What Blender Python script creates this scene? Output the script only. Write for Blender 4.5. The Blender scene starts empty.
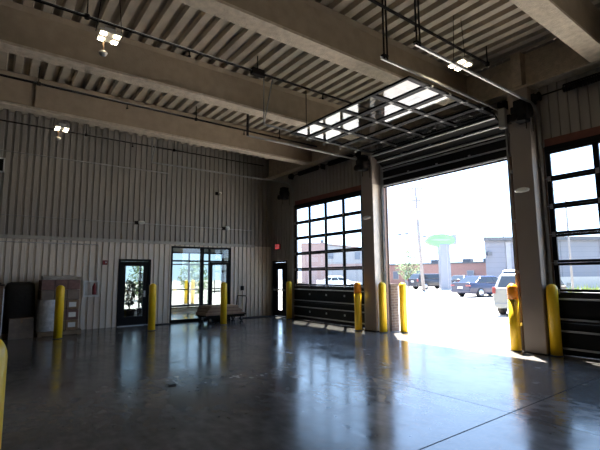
import bpy, bmesh, math, random
from math import sin, cos, pi, radians, sqrt
from mathutils import Vector, Matrix
random.seed(7)
S = bpy.context.scene
COL = S.collection

# ------------------------------------------------------------------ materials
def _nodes(name):
    m = bpy.data.materials.new(name); m.use_nodes = True
    nt = m.node_tree
    for n in list(nt.nodes): nt.nodes.remove(n)
    out = nt.nodes.new('ShaderNodeOutputMaterial')
    return m, nt, out

def mat(name, col, rough=0.6, metal=0.0, var=0.12, scale=6.0, bump=0.0, bscale=60.0, rvar=0.0, spec=0.5, stretch=None):
    m, nt, out = _nodes(name)
    b = nt.nodes.new('ShaderNodeBsdfPrincipled')
    b.inputs['Roughness'].default_value = rough
    b.inputs['Metallic'].default_value = metal
    b.inputs['Specular IOR Level'].default_value = spec
    nt.links.new(b.outputs[0], out.inputs[0])
    tc = nt.nodes.new('ShaderNodeTexCoord')
    mp = nt.nodes.new('ShaderNodeMapping')
    if stretch: mp.inputs['Scale'].default_value = stretch
    nt.links.new(tc.outputs['Object'], mp.inputs[0])
    nz = nt.nodes.new('ShaderNodeTexNoise'); nz.inputs['Scale'].default_value = scale; nz.inputs['Detail'].default_value = 5
    nt.links.new(mp.outputs[0], nz.inputs['Vector'])
    rp = nt.nodes.new('ShaderNodeValToRGB')
    c = Vector(col)
    rp.color_ramp.elements[0].position = 0.3; rp.color_ramp.elements[1].position = 0.7
    rp.color_ramp.elements[0].color = (*(c * (1 - var)), 1)
    rp.color_ramp.elements[1].color = (*(c * (1 + var)), 1)
    nt.links.new(nz.outputs[0], rp.inputs[0]); nt.links.new(rp.outputs[0], b.inputs['Base Color'])
    if rvar:
        mr = nt.nodes.new('ShaderNodeMapRange')
        mr.inputs[3].default_value = rough - rvar; mr.inputs[4].default_value = rough + rvar
        mr.inputs[1].default_value = 0.3; mr.inputs[2].default_value = 0.7
        nt.links.new(nz.outputs[0], mr.inputs[0]); nt.links.new(mr.outputs[0], b.inputs['Roughness'])
    if bump:
        n2 = nt.nodes.new('ShaderNodeTexNoise'); n2.inputs['Scale'].default_value = bscale; n2.inputs['Detail'].default_value = 3
        nt.links.new(tc.outputs['Object'], n2.inputs['Vector'])
        bp = nt.nodes.new('ShaderNodeBump'); bp.inputs['Strength'].default_value = bump; bp.inputs['Distance'].default_value = 0.02
        nt.links.new(n2.outputs[0], bp.inputs['Height']); nt.links.new(bp.outputs[0], b.inputs['Normal'])
    return m

def emit(name, col, strength):
    m, nt, out = _nodes(name)
    e = nt.nodes.new('ShaderNodeEmission'); e.inputs[0].default_value = (*col, 1); e.inputs[1].default_value = strength
    nt.links.new(e.outputs[0], out.inputs[0]); return m

def glass(name, tint=(0.9, 0.94, 0.93), rough=0.0, ior=1.5):
    m, nt, out = _nodes(name)
    # reflectance of a double-faced pane: 0.08 head-on, rising towards grazing
    lw = nt.nodes.new('ShaderNodeLayerWeight'); lw.inputs[0].default_value = 0.5
    pw = nt.nodes.new('ShaderNodeMath'); pw.operation = 'POWER'; pw.inputs[1].default_value = 4.0
    nt.links.new(lw.outputs['Facing'], pw.inputs[0])
    fr = nt.nodes.new('ShaderNodeMapRange'); fr.inputs[3].default_value = 0.078; fr.inputs[4].default_value = 1.0
    nt.links.new(pw.outputs[0], fr.inputs[0])
    tr = nt.nodes.new('ShaderNodeBsdfTransparent'); tr.inputs[0].default_value = (*tint, 1)
    gl = nt.nodes.new('ShaderNodeBsdfGlossy'); gl.inputs['Roughness'].default_value = rough
    gl.inputs[0].default_value = (1, 1, 1, 1)
    mx = nt.nodes.new('ShaderNodeMixShader')
    nt.links.new(fr.outputs[0], mx.inputs[0]); nt.links.new(tr.outputs[0], mx.inputs[1]); nt.links.new(gl.outputs[0], mx.inputs[2])
    nt.links.new(mx.outputs[0], out.inputs[0]); return m

def brick(name, c1, c2, mortar, sc, rough=0.85):
    m, nt, out = _nodes(name)
    b = nt.nodes.new('ShaderNodeBsdfPrincipled'); b.inputs['Roughness'].default_value = rough
    nt.links.new(b.outputs[0], out.inputs[0])
    tc = nt.nodes.new('ShaderNodeTexCoord')
    sep = nt.nodes.new('ShaderNodeSeparateXYZ'); nt.links.new(tc.outputs['Object'], sep.inputs[0])
    ad = nt.nodes.new('ShaderNodeMath'); nt.links.new(sep.outputs[0], ad.inputs[0]); nt.links.new(sep.outputs[1], ad.inputs[1])
    cb = nt.nodes.new('ShaderNodeCombineXYZ'); nt.links.new(ad.outputs[0], cb.inputs[0]); nt.links.new(sep.outputs[2], cb.inputs[1])
    t = nt.nodes.new('ShaderNodeTexBrick')
    t.inputs['Color1'].default_value = (*c1, 1); t.inputs['Color2'].default_value = (*c2, 1); t.inputs['Mortar'].default_value = (*mortar, 1)
    t.inputs['Scale'].default_value = sc; t.inputs['Mortar Size'].default_value = 0.012
    t.inputs['Brick Width'].default_value = 0.22; t.inputs['Row Height'].default_value = 0.075
    nt.links.new(cb.outputs[0], t.inputs['Vector']); nt.links.new(t.outputs[0], b.inputs['Base Color'])
    return m

def floor_mat():
    m, nt, out = _nodes('polished_concrete')
    b = nt.nodes.new('ShaderNodeBsdfPrincipled'); nt.links.new(b.outputs[0], out.inputs[0])
    b.inputs['Specular IOR Level'].default_value = 0.72
    tc = nt.nodes.new('ShaderNodeTexCoord')
    def noise(sc, det, stretch=None):
        n = nt.nodes.new('ShaderNodeTexNoise'); n.inputs['Scale'].default_value = sc; n.inputs['Detail'].default_value = det
        if stretch:
            mp = nt.nodes.new('ShaderNodeMapping'); mp.inputs['Scale'].default_value = stretch
            nt.links.new(tc.outputs['Object'], mp.inputs[0]); nt.links.new(mp.outputs[0], n.inputs['Vector'])
        else: nt.links.new(tc.outputs['Object'], n.inputs['Vector'])
        return n
    n1 = noise(0.8, 6); n2 = noise(8.0, 6, (1.0, 0.6, 1)); n3 = noise(25, 2)
    mx = nt.nodes.new('ShaderNodeMix'); mx.inputs[0].default_value = 0.45
    nt.links.new(n1.outputs[0], mx.inputs[2]); nt.links.new(n2.outputs[0], mx.inputs[3])
    rp = nt.nodes.new('ShaderNodeValToRGB'); nt.links.new(mx.outputs[0], rp.inputs[0])
    rp.color_ramp.elements[0].position = 0.34; rp.color_ramp.elements[0].color = (0.070, 0.066, 0.062, 1)
    rp.color_ramp.elements[1].position = 0.66; rp.color_ramp.elements[1].color = (0.175, 0.166, 0.157, 1)
    # saw-cut control joints
    sep = nt.nodes.new('ShaderNodeSeparateXYZ'); nt.links.new(tc.outputs['Object'], sep.inputs[0])
    def joint(axis, pos, w=0.008):
        s = nt.nodes.new('ShaderNodeMath'); s.operation = 'SUBTRACT'; nt.links.new(sep.outputs[axis], s.inputs[0]); s.inputs[1].default_value = pos
        a = nt.nodes.new('ShaderNodeMath'); a.operation = 'ABSOLUTE'; nt.links.new(s.outputs[0], a.inputs[0])
        l = nt.nodes.new('ShaderNodeMath'); l.operation = 'LESS_THAN'; nt.links.new(a.outputs[0], l.inputs[0]); l.inputs[1].default_value = w
        return l
    js = [joint(1, -11.8), joint(0, -4.25, 0.005)]
    acc = js[0]
    for j in js[1:]:
        q = nt.nodes.new('ShaderNodeMath'); q.operation = 'MAXIMUM'; nt.links.new(acc.outputs[0], q.inputs[0]); nt.links.new(j.outputs[0], q.inputs[1]); acc = q
    mj = nt.nodes.new('ShaderNodeMix'); mj.data_type = 'RGBA'
    nt.links.new(acc.outputs[0], mj.inputs[0]); nt.links.new(rp.outputs[0], mj.inputs[6]); mj.inputs[7].default_value = (0.012, 0.012, 0.013, 1)
    nt.links.new(mj.outputs[2], b.inputs['Base Color'])
    mr = nt.nodes.new('ShaderNodeMapRange'); nt.links.new(mx.outputs[0], mr.inputs[0])
    mr.inputs[1].default_value = 0.30; mr.inputs[2].default_value = 0.70; mr.inputs[3].default_value = 0.07; mr.inputs[4].default_value = 0.30
    ar = nt.nodes.new('ShaderNodeMath'); ar.operation = 'MULTIPLY_ADD'; ar.inputs[1].default_value = 0.7
    nt.links.new(acc.outputs[0], ar.inputs[0]); nt.links.new(mr.outputs[0], ar.inputs[2]); nt.links.new(ar.outputs[0], b.inputs['Roughness'])
    si = nt.nodes.new('ShaderNodeMath'); si.operation = 'MULTIPLY_ADD'; si.inputs[1].default_value = -0.68; si.inputs[2].default_value = 0.72
    nt.links.new(acc.outputs[0], si.inputs[0]); nt.links.new(si.outputs[0], b.inputs['Specular IOR Level'])
    return m

M = dict(
    floor=floor_mat(),
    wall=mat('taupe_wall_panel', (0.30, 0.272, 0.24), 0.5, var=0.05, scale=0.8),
    wall_lit=mat('taupe_wall_panel_lit', (0.68, 0.605, 0.52), 0.5, var=0.05, scale=0.8),  # lower panels catch more light; that brightness is put into the base colour
    ledge=mat('taupe_trim', (0.36, 0.335, 0.30), 0.45, var=0.05),
    deck=mat('tan_deck', (0.44, 0.375, 0.29), 0.75, var=0.12, scale=2.5, bump=0.15, bscale=40),
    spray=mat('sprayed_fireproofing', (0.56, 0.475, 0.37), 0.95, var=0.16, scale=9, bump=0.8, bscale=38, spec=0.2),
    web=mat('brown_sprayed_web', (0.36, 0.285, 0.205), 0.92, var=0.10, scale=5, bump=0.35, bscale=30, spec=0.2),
    column=mat('brown_grey_steel', (0.33, 0.28, 0.245), 0.42, var=0.06, scale=1.5),
    daylit_steel=mat('daylit_column_steel', (0.62, 0.56, 0.47), 0.5, var=0.06),  # column side facing the doorway, daylight on it put into the colour
    rust=mat('red_primer_lintel', (0.165, 0.05, 0.034), 0.6, var=0.15),
    jamb=mat('brown_jamb', (0.16, 0.095, 0.06), 0.55, var=0.12),
    black=mat('black_frame', (0.008, 0.008, 0.009), 0.5, var=0.1, spec=0.1),
    blackpanel=mat('black_door_panel', (0.008, 0.008, 0.009), 0.5, var=0.1, spec=0.2),
    dark=mat('dark_pipe', (0.014, 0.011, 0.010), 0.8, var=0.1, spec=0.08),
    galv=mat('galvanized_steel', (0.36, 0.36, 0.35), 0.52, metal=0.85, var=0.10, scale=12),
    strut=mat('grey_strut', (0.42, 0.43, 0.45), 0.4, metal=0.5, var=0.08),
    strut2=mat('mid_grey_box', (0.26, 0.26, 0.25), 0.5),
    yellow=mat('yellow_sleeve', (0.93, 0.58, 0.015), 0.38, var=0.05, scale=3),
    orange=mat('backlit_sleeve_end', (1.0, 0.33, 0.012), 0.38, var=0.05),  # daylight glowing through the translucent sleeve top, painted as orange
    ring=mat('dark_footing', (0.06, 0.055, 0.05), 0.8),
    glass=glass('clear_glass'),
    tglass=glass('tinted_glass', (0.29, 0.325, 0.31)),
    whitep=mat('white_plastic', (0.72, 0.72, 0.70), 0.4, var=0.03),
    led=emit('led_panel', (1.0, 0.84, 0.58), 24.0),
    lampgrey=mat('lamp_grey', (0.60, 0.57, 0.52), 0.5),
    red=mat('red_plastic', (0.20, 0.012, 0.012), 0.4),
    exit=emit('red_exit_face', (1.0, 0.12, 0.14), 0.45),
    conduit=mat('grey_conduit', (0.35, 0.34, 0.33), 0.4, metal=0.6),
    cardboard=mat('brown_cardboard', (0.24, 0.155, 0.095), 0.85, var=0.15, scale=10),
    cardboard2=mat('grey_brown_cardboard', (0.20, 0.155, 0.125), 0.85, var=0.2, scale=6),
    cardsheet=mat('tan_flat_cardboard', (0.42, 0.27, 0.17), 0.85, var=0.15, scale=8),
    cardsheet2=mat('brown_flat_cardboard', (0.30, 0.185, 0.12), 0.85, var=0.15, scale=8),
    boxred=mat('red_print_carton', (0.19, 0.10, 0.085), 0.7, var=0.2, scale=14),
    wrap=mat('stretch_wrap', (0.48, 0.47, 0.46), 0.28, var=0.25, scale=9, bump=0.5, bscale=18),
    blackwrap=mat('black_stretch_wrap', (0.013, 0.012, 0.012), 0.45, var=0.2, bump=0.4, bscale=14),
    wood=mat('pallet_wood', (0.22, 0.15, 0.09), 0.85, var=0.2, scale=12),
    rubber=mat('black_rubber', (0.015, 0.015, 0.016), 0.8),
    brickpier=brick('brown_brick', (0.075, 0.046, 0.038), (0.10, 0.066, 0.055), (0.14, 0.125, 0.11), 1.0),
    brickfar=brick('far_red_brick', (0.20, 0.09, 0.075), (0.23, 0.105, 0.09), (0.26, 0.20, 0.18), 1.0),
    brickpink=brick('pink_brick', (0.22, 0.135, 0.125), (0.24, 0.155, 0.145), (0.26, 0.21, 0.2), 1.0),
    asphalt=mat('pale_concrete_lot', (0.385, 0.355, 0.32), 0.9, var=0.06, scale=0.7),
    bluegrey=mat('blue_grey_siding', (0.14, 0.148, 0.175), 0.6, var=0.04, scale=0.5),
    roofdark=mat('dark_roof_edge', (0.07, 0.075, 0.085), 0.6),
    palewall=mat('pale_facade', (0.22, 0.225, 0.24), 0.7, var=0.04),
    winpane=mat('dark_window_pane', (0.10, 0.12, 0.16), 0.15, var=0.05),
    pylon=mat('pale_blue_cladding', (0.185, 0.195, 0.22), 0.4, var=0.03),
    green=mat('green_sign_face', (0.15, 0.33, 0.14), 0.45, var=0.05),
    palegreen=mat('pale_green_band', (0.20, 0.36, 0.19), 0.45, var=0.03),
    polewood=mat('weathered_pole', (0.20, 0.185, 0.18), 0.85, var=0.12),
    leaf=mat('pale_green_leaf', (0.13, 0.20, 0.07), 0.6, var=0.3, scale=3),
    weed=mat('yellow_green_weed', (0.30, 0.34, 0.08), 0.7, var=0.3, scale=3),
    leafdark=mat('dark_green_leaf', (0.03, 0.055, 0.025), 0.5, var=0.3, scale=3),
    bark=mat('bark', (0.16, 0.12, 0.09), 0.9),
    navy=mat('navy_car_paint', (0.020, 0.024, 0.050), 0.18, var=0.02),
    charcoal=mat('charcoal_car_paint', (0.03, 0.032, 0.04), 0.2, var=0.02),
    silver=mat('silver_car_paint', (0.20, 0.215, 0.21), 0.25, metal=0.0, var=0.02),
    whitecar=mat('white_car_paint', (0.7, 0.72, 0.74), 0.25, var=0.02),
    carglass=mat('car_glass', (0.02, 0.025, 0.03), 0.05, var=0.02),
    tail=mat('tail_lamp_red', (0.20, 0.035, 0.035), 0.3),
    hub=mat('alloy_wheel', (0.5, 0.5, 0.52), 0.3, metal=0.8),
    plate=mat('licence_plate_white', (0.75, 0.76, 0.8), 0.4),
    roomwall=mat('vestibule_wall', (0.42, 0.45, 0.46), 0.7, var=0.04),
    mirrorblk=mat('black_screen', (0.006, 0.006, 0.007), 0.25),
)

# ------------------------------------------------------------------ mesh helpers
class MB:
    def __init__(s): s.v = []; s.f = []; s.sm = []
    def quad(s, pts, smooth=False):
        n = len(s.v); s.v += [tuple(p) for p in pts]; s.f.append(tuple(range(n, n + len(pts)))); s.sm.append(smooth); return s
    def box(s, x0, x1, y0, y1, z0, z1):
        if x0 > x1: x0, x1 = x1, x0
        if y0 > y1: y0, y1 = y1, y0
        if z0 > z1: z0, z1 = z1, z0
        n = len(s.v)
        s.v += [(x0,y0,z0),(x1,y0,z0),(x1,y1,z0),(x0,y1,z0),(x0,y0,z1),(x1,y0,z1),(x1,y1,z1),(x0,y1,z1)]
        for q in ((0,3,2,1),(4,5,6,7),(0,1,5,4),(1,2,6,5),(2,3,7,6),(3,0,4,7)):
            s.f.append(tuple(n + i for i in q)); s.sm.append(False)
        return s
    def loft(s, rings, close=True, caps=True, smooth=True):
        n = len(s.v); k = len(rings[0])
        for r in rings: s.v += [tuple(p) for p in r]
        for i in range(len(rings) - 1):
            for j in range(k if close else k - 1):
                a = n + i*k + j; b = n + i*k + (j+1) % k
                s.f.append((a, b, b + k, a + k)); s.sm.append(smooth)
        if caps and close:
            s.f.append(tuple(n + j for j in reversed(range(k)))); s.sm.append(False)
            m = n + (len(rings)-1)*k
            s.f.append(tuple(m + j for j in range(k))); s.sm.append(False)
        return s
    def tube(s, path, r, seg=8, caps=True):
        P = [Vector(p) for p in path]; rings = []
        for i, p in enumerate(P):
            t = (P[min(i+1, len(P)-1)] - P[max(i-1, 0)]).normalized()
            a = Vector((0,0,1)) if abs(t.z) < 0.9 else Vector((1,0,0))
            u = t.cross(a).normalized(); w = t.cross(u).normalized()
            rr = r[i] if isinstance(r, (list, tuple)) else r
            rings.append([p + u*cos(2*pi*j/seg)*rr + w*sin(2*pi*j/seg)*rr for j in range(seg)])
        return s.loft(rings, caps=caps)
    def lathe(s, prof, cx=0, cy=0, seg=20, axis='z'):
        rings = []
        for r, h in prof:
            ring = []
            for j in range(seg):
                a = 2*pi*j/seg
                if axis == 'z': ring.append((cx + r*cos(a), cy + r*sin(a), h))
                elif axis == 'y': ring.append((cx + r*cos(a), h, cy + r*sin(a)))
                else: ring.append((h, cx + r*cos(a), cy + r*sin(a)))
            rings.append(ring)
        return s.loft(rings)
    def prism(s, poly, axis, a, b):
        """poly: 2D points; axis 'x','y','z' is the extrusion axis from a to b"""
        def P(p, h):
            if axis == 'x': return (h, p[0], p[1])
            if axis == 'y': return (p[0], h, p[1])
            return (p[0], p[1], h)
        return s.loft([[P(p, a) for p in poly], [P(p, b) for p in poly]], smooth=False)
    def sheet(s, prof, axis, a, b):
        """open corrugated profile of 2D points, extruded"""
        def P(p, h):
            if axis == 'z': return (p[0], p[1], h)
            if axis == 'y': return (p[0], h, p[1])
            return (h, p[0], p[1])
        return s.loft([[P(p, a) for p in prof], [P(p, b) for p in prof]], close=False, caps=False, smooth=False)
    def build(s, name, m, parent=None, loc=None, bevel=0.0, shift=(0,0,0)):
        me = bpy.data.meshes.new(name)
        if shift != (0,0,0): s.v = [(x-shift[0], y-shift[1], z-shift[2]) for x, y, z in s.v]
        me.from_pydata(s.v, [], s.f); me.update()
        for p, sm in zip(me.polygons, s.sm): p.use_smooth = sm
        bm = bmesh.new(); bm.from_mesh(me); bmesh.ops.recalc_face_normals(bm, faces=bm.faces); bm.to_mesh(me); bm.free()
        me.materials.append(M[m] if isinstance(m, str) else m)
        o = bpy.data.objects.new(name, me); COL.objects.link(o)
        if parent is not None: o.parent = parent
        if loc is not None: o.location = loc
        if bevel:
            bv = o.modifiers.new('bevel', 'BEVEL'); bv.width = bevel; bv.segments = 2; bv.limit_method = 'ANGLE'
        return o

def tag(o, label, cat, group=None, kind=None):
    o['label'] = label; o['category'] = cat
    if group: o['group'] = group
    if kind: o['kind'] = kind
    return o
def empty(name, loc=(0,0,0), rz=0.0):
    o = bpy.data.objects.new(name, None); COL.objects.link(o); o.location = loc; o.rotation_euler = (0,0,rz); o.empty_display_size = 0.2
    return o
def thing(name, label, cat, loc=(0,0,0), rz=0.0, group=None, kind=None):
    return tag(empty(name, loc, rz), label, cat, group, kind)
def copy_tree(o, parent=None):
    c = o.copy(); COL.objects.link(c)
    if parent is not None: c.parent = parent
    for ch in list(o.children): copy_tree(ch, c)
    return c
def arc(cx, cz, r, a0, a1, n):
    return [(cx + r*cos(a0+(a1-a0)*i/n), cz + r*sin(a0+(a1-a0)*i/n)) for i in range(n+1)]

# ------------------------------------------------------------------ camera
cd = bpy.data.cameras.new('camera'); cam = bpy.data.objects.new('camera', cd); COL.objects.link(cam)
FPX = 416.503; yaw, pit, rol = 0.929165, 0.119335, -0.0080249
fw = Vector((cos(pit)*cos(yaw), cos(pit)*sin(yaw), sin(pit))); rr = Vector((sin(yaw), -cos(yaw), 0)); uu = rr.cross(fw)
r2 = rr*cos(rol) + uu*sin(rol); u2 = uu*cos(rol) - rr*sin(rol)
CAM = Vector((-9.1986, -14.3894, 1.6))
mw = Matrix((( r2.x, u2.x, -fw.x, CAM.x), (r2.y, u2.y, -fw.y, CAM.y), (r2.z, u2.z, -fw.z, CAM.z), (0,0,0,1)))
cam.matrix_world = mw
cd.sensor_width = 36; cd.lens = FPX/600*36; cd.clip_end = 500; cd.clip_start = 0.05
S.camera = cam

# ------------------------------------------------------------------ building dimensions
XL, YN = -13.5, -24.0           # far left wall, wall behind
DZ = 6.38                       # underside of deck flutes
SEC = 0.5755
DOORS = [(-1.81, -5.31), (-6.28, -9.86), (-10.72, -14.22), (-15.18, -18.68)]
HEAD = 4.20

# ------------------------------------------------------------------ setting
fl = MB().box(XL-0.3, 0.02, YN-0.3, 0.0, -0.2, 0.0).build('floor', 'floor')
tag(fl, 'polished grey concrete floor with saw-cut joints inside the garage', 'floor', kind='structure')

def corr_x(mb, x0, x1, z0, z1, y=0.0, pitch=0.18, d=0.046, rib=0.108):
    """ribbed sheet facing -y between x0 and x1"""
    prof = []; k = math.floor(x0/pitch)
    x = k*pitch
    pts = []
    while x < x1 + pitch:
        pts += [(x, y-d), (x+rib, y-d), (x+rib+0.010, y), (x+pitch-0.010, y)]
        x += pitch
    out = []
    def interp(xa):
        for a, b in zip(pts, pts[1:]):
            if a[0] <= xa <= b[0]: return (xa, a[1] + (b[1]-a[1])*(xa-a[0])/max(1e-9, b[0]-a[0]))
    out = [interp(x0)] + [p for p in pts if x0 < p[0] < x1] + [interp(x1)]
    mb.sheet(out, 'z', z0, z1)
    mb.box(x0, x1, y+0.005, y+0.20, z0, z1)
def corr_y(mb, y0, y1, z0, z1, x=0.04, pitch=0.18, d=0.030, back=0.05):
    pts = []; y = math.floor(y0/pitch)*pitch
    while y < y1 + pitch:
        pts += [(x-d, y), (x-d, y+0.112), (x, y+0.124), (x, y+0.168)]
        y += pitch
    def interp(ya):
        for a, b in zip(pts, pts[1:]):
            if a[1] <= ya <= b[1]: return (a[0] + (b[0]-a[0])*(ya-a[1])/max(1e-9, b[1]-a[1]), ya)
    out = [interp(y0)] + [p for p in pts if y0 < p[1] < y1] + [interp(y1)]
    mb.sheet(out, 'z', z0, z1)
    mb.box(x+0.005, x+back, y0, y1, z0, z1)

# back wall: door hole -5.80..-4.78 x 0..2.16 ; storefront hole -4.10..-1.78 x 0..2.64
wb = MB()
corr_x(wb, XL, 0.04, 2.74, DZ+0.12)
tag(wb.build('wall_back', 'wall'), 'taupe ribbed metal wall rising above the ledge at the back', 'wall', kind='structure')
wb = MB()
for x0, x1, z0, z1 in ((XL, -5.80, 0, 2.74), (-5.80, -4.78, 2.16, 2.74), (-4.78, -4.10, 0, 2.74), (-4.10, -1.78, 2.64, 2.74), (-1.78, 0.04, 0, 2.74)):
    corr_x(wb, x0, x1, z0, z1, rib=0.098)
tag(wb.build('wall_back', 'wall_lit'), 'taupe ribbed lower wall around the storefront, below the ledge, extra received light put into its colour', 'wall', kind='structure')
led = MB().box(XL, -0.75, -0.075, 0.0, 2.70, 2.80).box(XL, -0.75, -0.09, -0.075, 2.695, 2.72)
tag(led.build('trim_1', 'ledge'), 'grey metal ledge running along the back wall above the doors', 'trim', kind='structure')

# door wall (right)
wr = MB()
corr_y(wr, -0.22, 0.0, 0, DZ+0.1)                      # corner strip
corr_y(wr, -1.22, -0.22, 2.16, DZ+0.1)
corr_y(wr, -1.76, -1.22, 0, DZ+0.1)
ed = [(-1.76, -5.36), (-6.23, -9.91), (-10.67, -14.27), (-15.13, -18.73)]
for a, b in ed: corr_y(wr, b, a, HEAD+0.18, DZ+0.1)
for a, b in ((-5.36, -6.23), (-9.91, -10.67), (-14.27, -15.13), (-18.73, YN)): corr_y(wr, b, a, 0, DZ+0.1)
tag(wr.build('wall_right', 'wall'), 'taupe ribbed metal wall around the overhead doors', 'wall', kind='structure')
wl = MB(); wl.box(XL-0.25, XL, YN, 0.2, 0, DZ+0.1)
tag(wl.build('wall_left', 'wall'), 'plain taupe wall on the far left side out of view', 'wall', kind='structure')
wn = MB(); wn.box(XL, 0.05, YN-0.25, YN, 0, DZ+0.1)
tag(wn.build('wall_front', 'wall'), 'plain taupe wall behind the viewer', 'wall', kind='structure')
# lintels and jambs
rl = MB()
for a, b in ed: rl.box(0.005, 0.045, b, a, HEAD, HEAD+0.185)
tag(rl.build('trim_2', 'rust'), 'red-brown primed steel lintels above the overhead doors', 'lintel', kind='structure')
jb = MB()
for a, b in ed:
    jb.box(-0.03, 0.13, a, a+0.055, 0, HEAD); jb.box(-0.03, 0.13, b-0.055, b, 0, HEAD)
    jb.box(0.045, 0.13, b, a, HEAD-0.02, HEAD+0.02)
tag(jb.build('trim_3', 'jamb'), 'brown steel jambs lining the overhead door openings', 'trim', kind='structure')
bw = MB()
for y0, y1 in ((-6.23, -5.37), (-10.66, -9.92), (-15.12, -14.29), (-1.70, -1.3)):
    bw.box(0.10, 0.46, y0, y1, -0.02, 1.27); bw.box(0.09, 0.48, y0-0.015, y1+0.015, 1.27, 1.32)
tag(bw.build('trim_4', 'brickpier'), 'low brown brick wainscot on the outside between the overhead doors', 'trim', kind='structure')

# deck: ribs run along y
dk = MB(); pts = []; x = XL-0.3
while x < -0.12:
    pts += [(x, DZ), (x+0.145, DZ), (x+0.170, DZ+0.10), (x+0.275, DZ+0.10)]
    x += 0.30
dk.sheet(pts, 'y', YN-0.2, 0.0)
dk.box(XL-0.3, 0.12, YN-0.3, 0.25, DZ+0.13, DZ+0.35)
tag(dk.build('ceiling', 'deck'), 'tan ribbed metal roof deck over the garage', 'ceiling', kind='structure')

# beams
def beam(yc, label, x0=XL, x1=-0.12, half=0.17, stepx=None):
    mb = MB(); zb = 5.55
    prof = [(-half, zb), (half, zb), (half, zb+0.05), (0.075, zb+0.10), (0.065, DZ-0.10), (0.12, DZ-0.01), (-0.12, DZ-0.01), (-0.065, DZ-0.10), (-0.075, zb+0.10), (-half, zb+0.05)]
    o = thing('roof_beam', label, 'beam', ((x0+x1)/2, yc, zb), 0, 'sprayed steel roof beams', 'structure'); sh = tuple(o.location)
    mb.loft([[(x, yc+p[0], p[1]) for p in [(-half, zb), (half, zb), (half, zb+0.05), (0.07, zb+0.10), (-0.07, zb+0.10), (-half, zb+0.05)]] for x in (x0, x1)], smooth=False)
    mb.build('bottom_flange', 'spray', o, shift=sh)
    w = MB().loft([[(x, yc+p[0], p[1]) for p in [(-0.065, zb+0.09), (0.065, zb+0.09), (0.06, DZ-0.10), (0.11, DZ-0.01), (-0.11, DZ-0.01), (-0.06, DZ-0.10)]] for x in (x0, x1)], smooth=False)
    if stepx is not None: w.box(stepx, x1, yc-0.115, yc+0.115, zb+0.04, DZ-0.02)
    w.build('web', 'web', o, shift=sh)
    return o
beam(-2.86, 'tan sprayed roof beam nearest the back wall', stepx=-8.55)
beam(-5.90, 'tan sprayed roof beam second from the back wall')
beam(-9.02, 'tan sprayed roof beam above the open overhead door, third from the back wall')
beam(-11.88, 'tan sprayed roof beam in the top right corner, fourth from the back wall')
beam(-14.9, 'tan sprayed roof beam over the viewer')
beam(-17.9, 'tan sprayed roof beam behind the viewer')
eb = MB(); prof = [(-0.30, 5.53), (0.0, 5.53), (0.0, DZ-0.01), (-0.06, DZ-0.01), (-0.10, 5.62), (-0.30, 5.58)]
eb.loft([[(p[0], y, p[1]) for p in prof] for y in (YN, -0.02)], smooth=False)
tag(eb.build('roof_beam', 'spray'), 'tan edge beam along the top of the overhead door wall', 'beam', 'sprayed steel roof beams', 'structure')

# columns
def column(y0, y1, x0, label, daylit_side):
    r = thing('steel_column', label, 'column', ((x0-0.06)/2 - 0.0, (y0+y1)/2, 0), 0, 'columns between the overhead doors', 'structure')
    sx, sy = r.location.x, r.location.y
    mb = MB().box(x0, -0.02, y0, y1, 0, 5.52)
    mb.build('shaft', 'column', r, shift=(sx, sy, 0), bevel=0.012)
    MB().box(x0-0.02, 0.0, y0-0.02, y1+0.02, 0, 0.02).build('base_plate', 'dark', r, shift=(sx, sy, 0))
    MB().box(-0.30, -0.06, (y0+y1)/2-0.10, (y0+y1)/2+0.10, 5.60, DZ-0.02).build('stub', 'spray', r, shift=(sx, sy, 0))
    if daylit_side:
        MB().box(x0+0.005, -0.03, y0-0.012, y0-0.002, 0.03, 4.22).build('daylit_face', 'daylit_steel', r, shift=(sx, sy, 0))  # added plate carrying the daylight on this side as a paler colour
    return r
column(-6.10, -5.69, -0.37, 'brown-grey steel column between the closed window door and the open doorway', True)
column(-10.55, -10.13, -0.33, 'brown-grey steel column right of the open doorway', False)
column(-14.95, -14.53, -0.33, 'brown-grey steel column beyond the right edge of the photo', False)

# ------------------------------------------------------------------ overhead doors
Wd = 3.60
def glazed_section(parent, y0, y1, org, u, n, first_roller=True):
    """section as a flat frame: bottom edge at org (x,z), height along unit vector u (x,z), thickness along n"""
    h = SEC - 0.004; t = 0.045
    def box(mb, ya, yb, a0, a1, d0, d1):
        vs = []
        for d in (d0, d1):
            for a in (a0, a1):
                for y in (ya, yb):
                    vs.append((org[0]+u[0]*a+n[0]*d, y, org[1]+u[1]*a+n[1]*d))
        k = len(mb.v); mb.v += vs
        for q in ((0,1,3,2),(4,6,7,5),(0,4,5,1),(2,3,7,6),(0,2,6,4),(1,5,7,3)):
            mb.f.append(tuple(k+i for i in q)); mb.sm.append(False)
    fr = MB()
    box(fr, y0, y1, 0, 0.054, -t/2, t/2); box(fr, y0, y1, h-0.054, h, -t/2, t/2)
    pw = (y1-y0)/4
    for i in range(5):
        yc = y0 + pw*i; w = 0.050
        a, b = yc-w, yc+w
        if i == 0: a, b = y0, y0+0.09
        if i == 4: a, b = y1-0.09, y1
        box(fr, a, b, 0.042, h-0.042, -t/2, t/2)
    f = fr.build('glazed_section', 'black', parent)
    g = MB()
    for i in range(4):
        ya = y0+pw*i+(0.09 if i == 0 else 0.042); yb = y0+pw*(i+1)-(0.09 if i == 3 else 0.042)
        P = [(org[0]+u[0]*a, y, org[1]+u[1]*a) for y, a in ((ya, 0.04), (yb, 0.04), (yb, h-0.04), (ya, h-0.04))]
        g.quad(P)
    g.build('glazing', 'glass', f)
    hw = MB()
    for i in range(5):
        yc = min(max(y0+pw*i, y0+0.045), y1-0.045)
        box(hw, yc-0.03, yc+0.03, -0.05, 0.05, -t/2-0.012, -t/2)
    hw.build('hinge', 'strut2', f)
    return f
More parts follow.
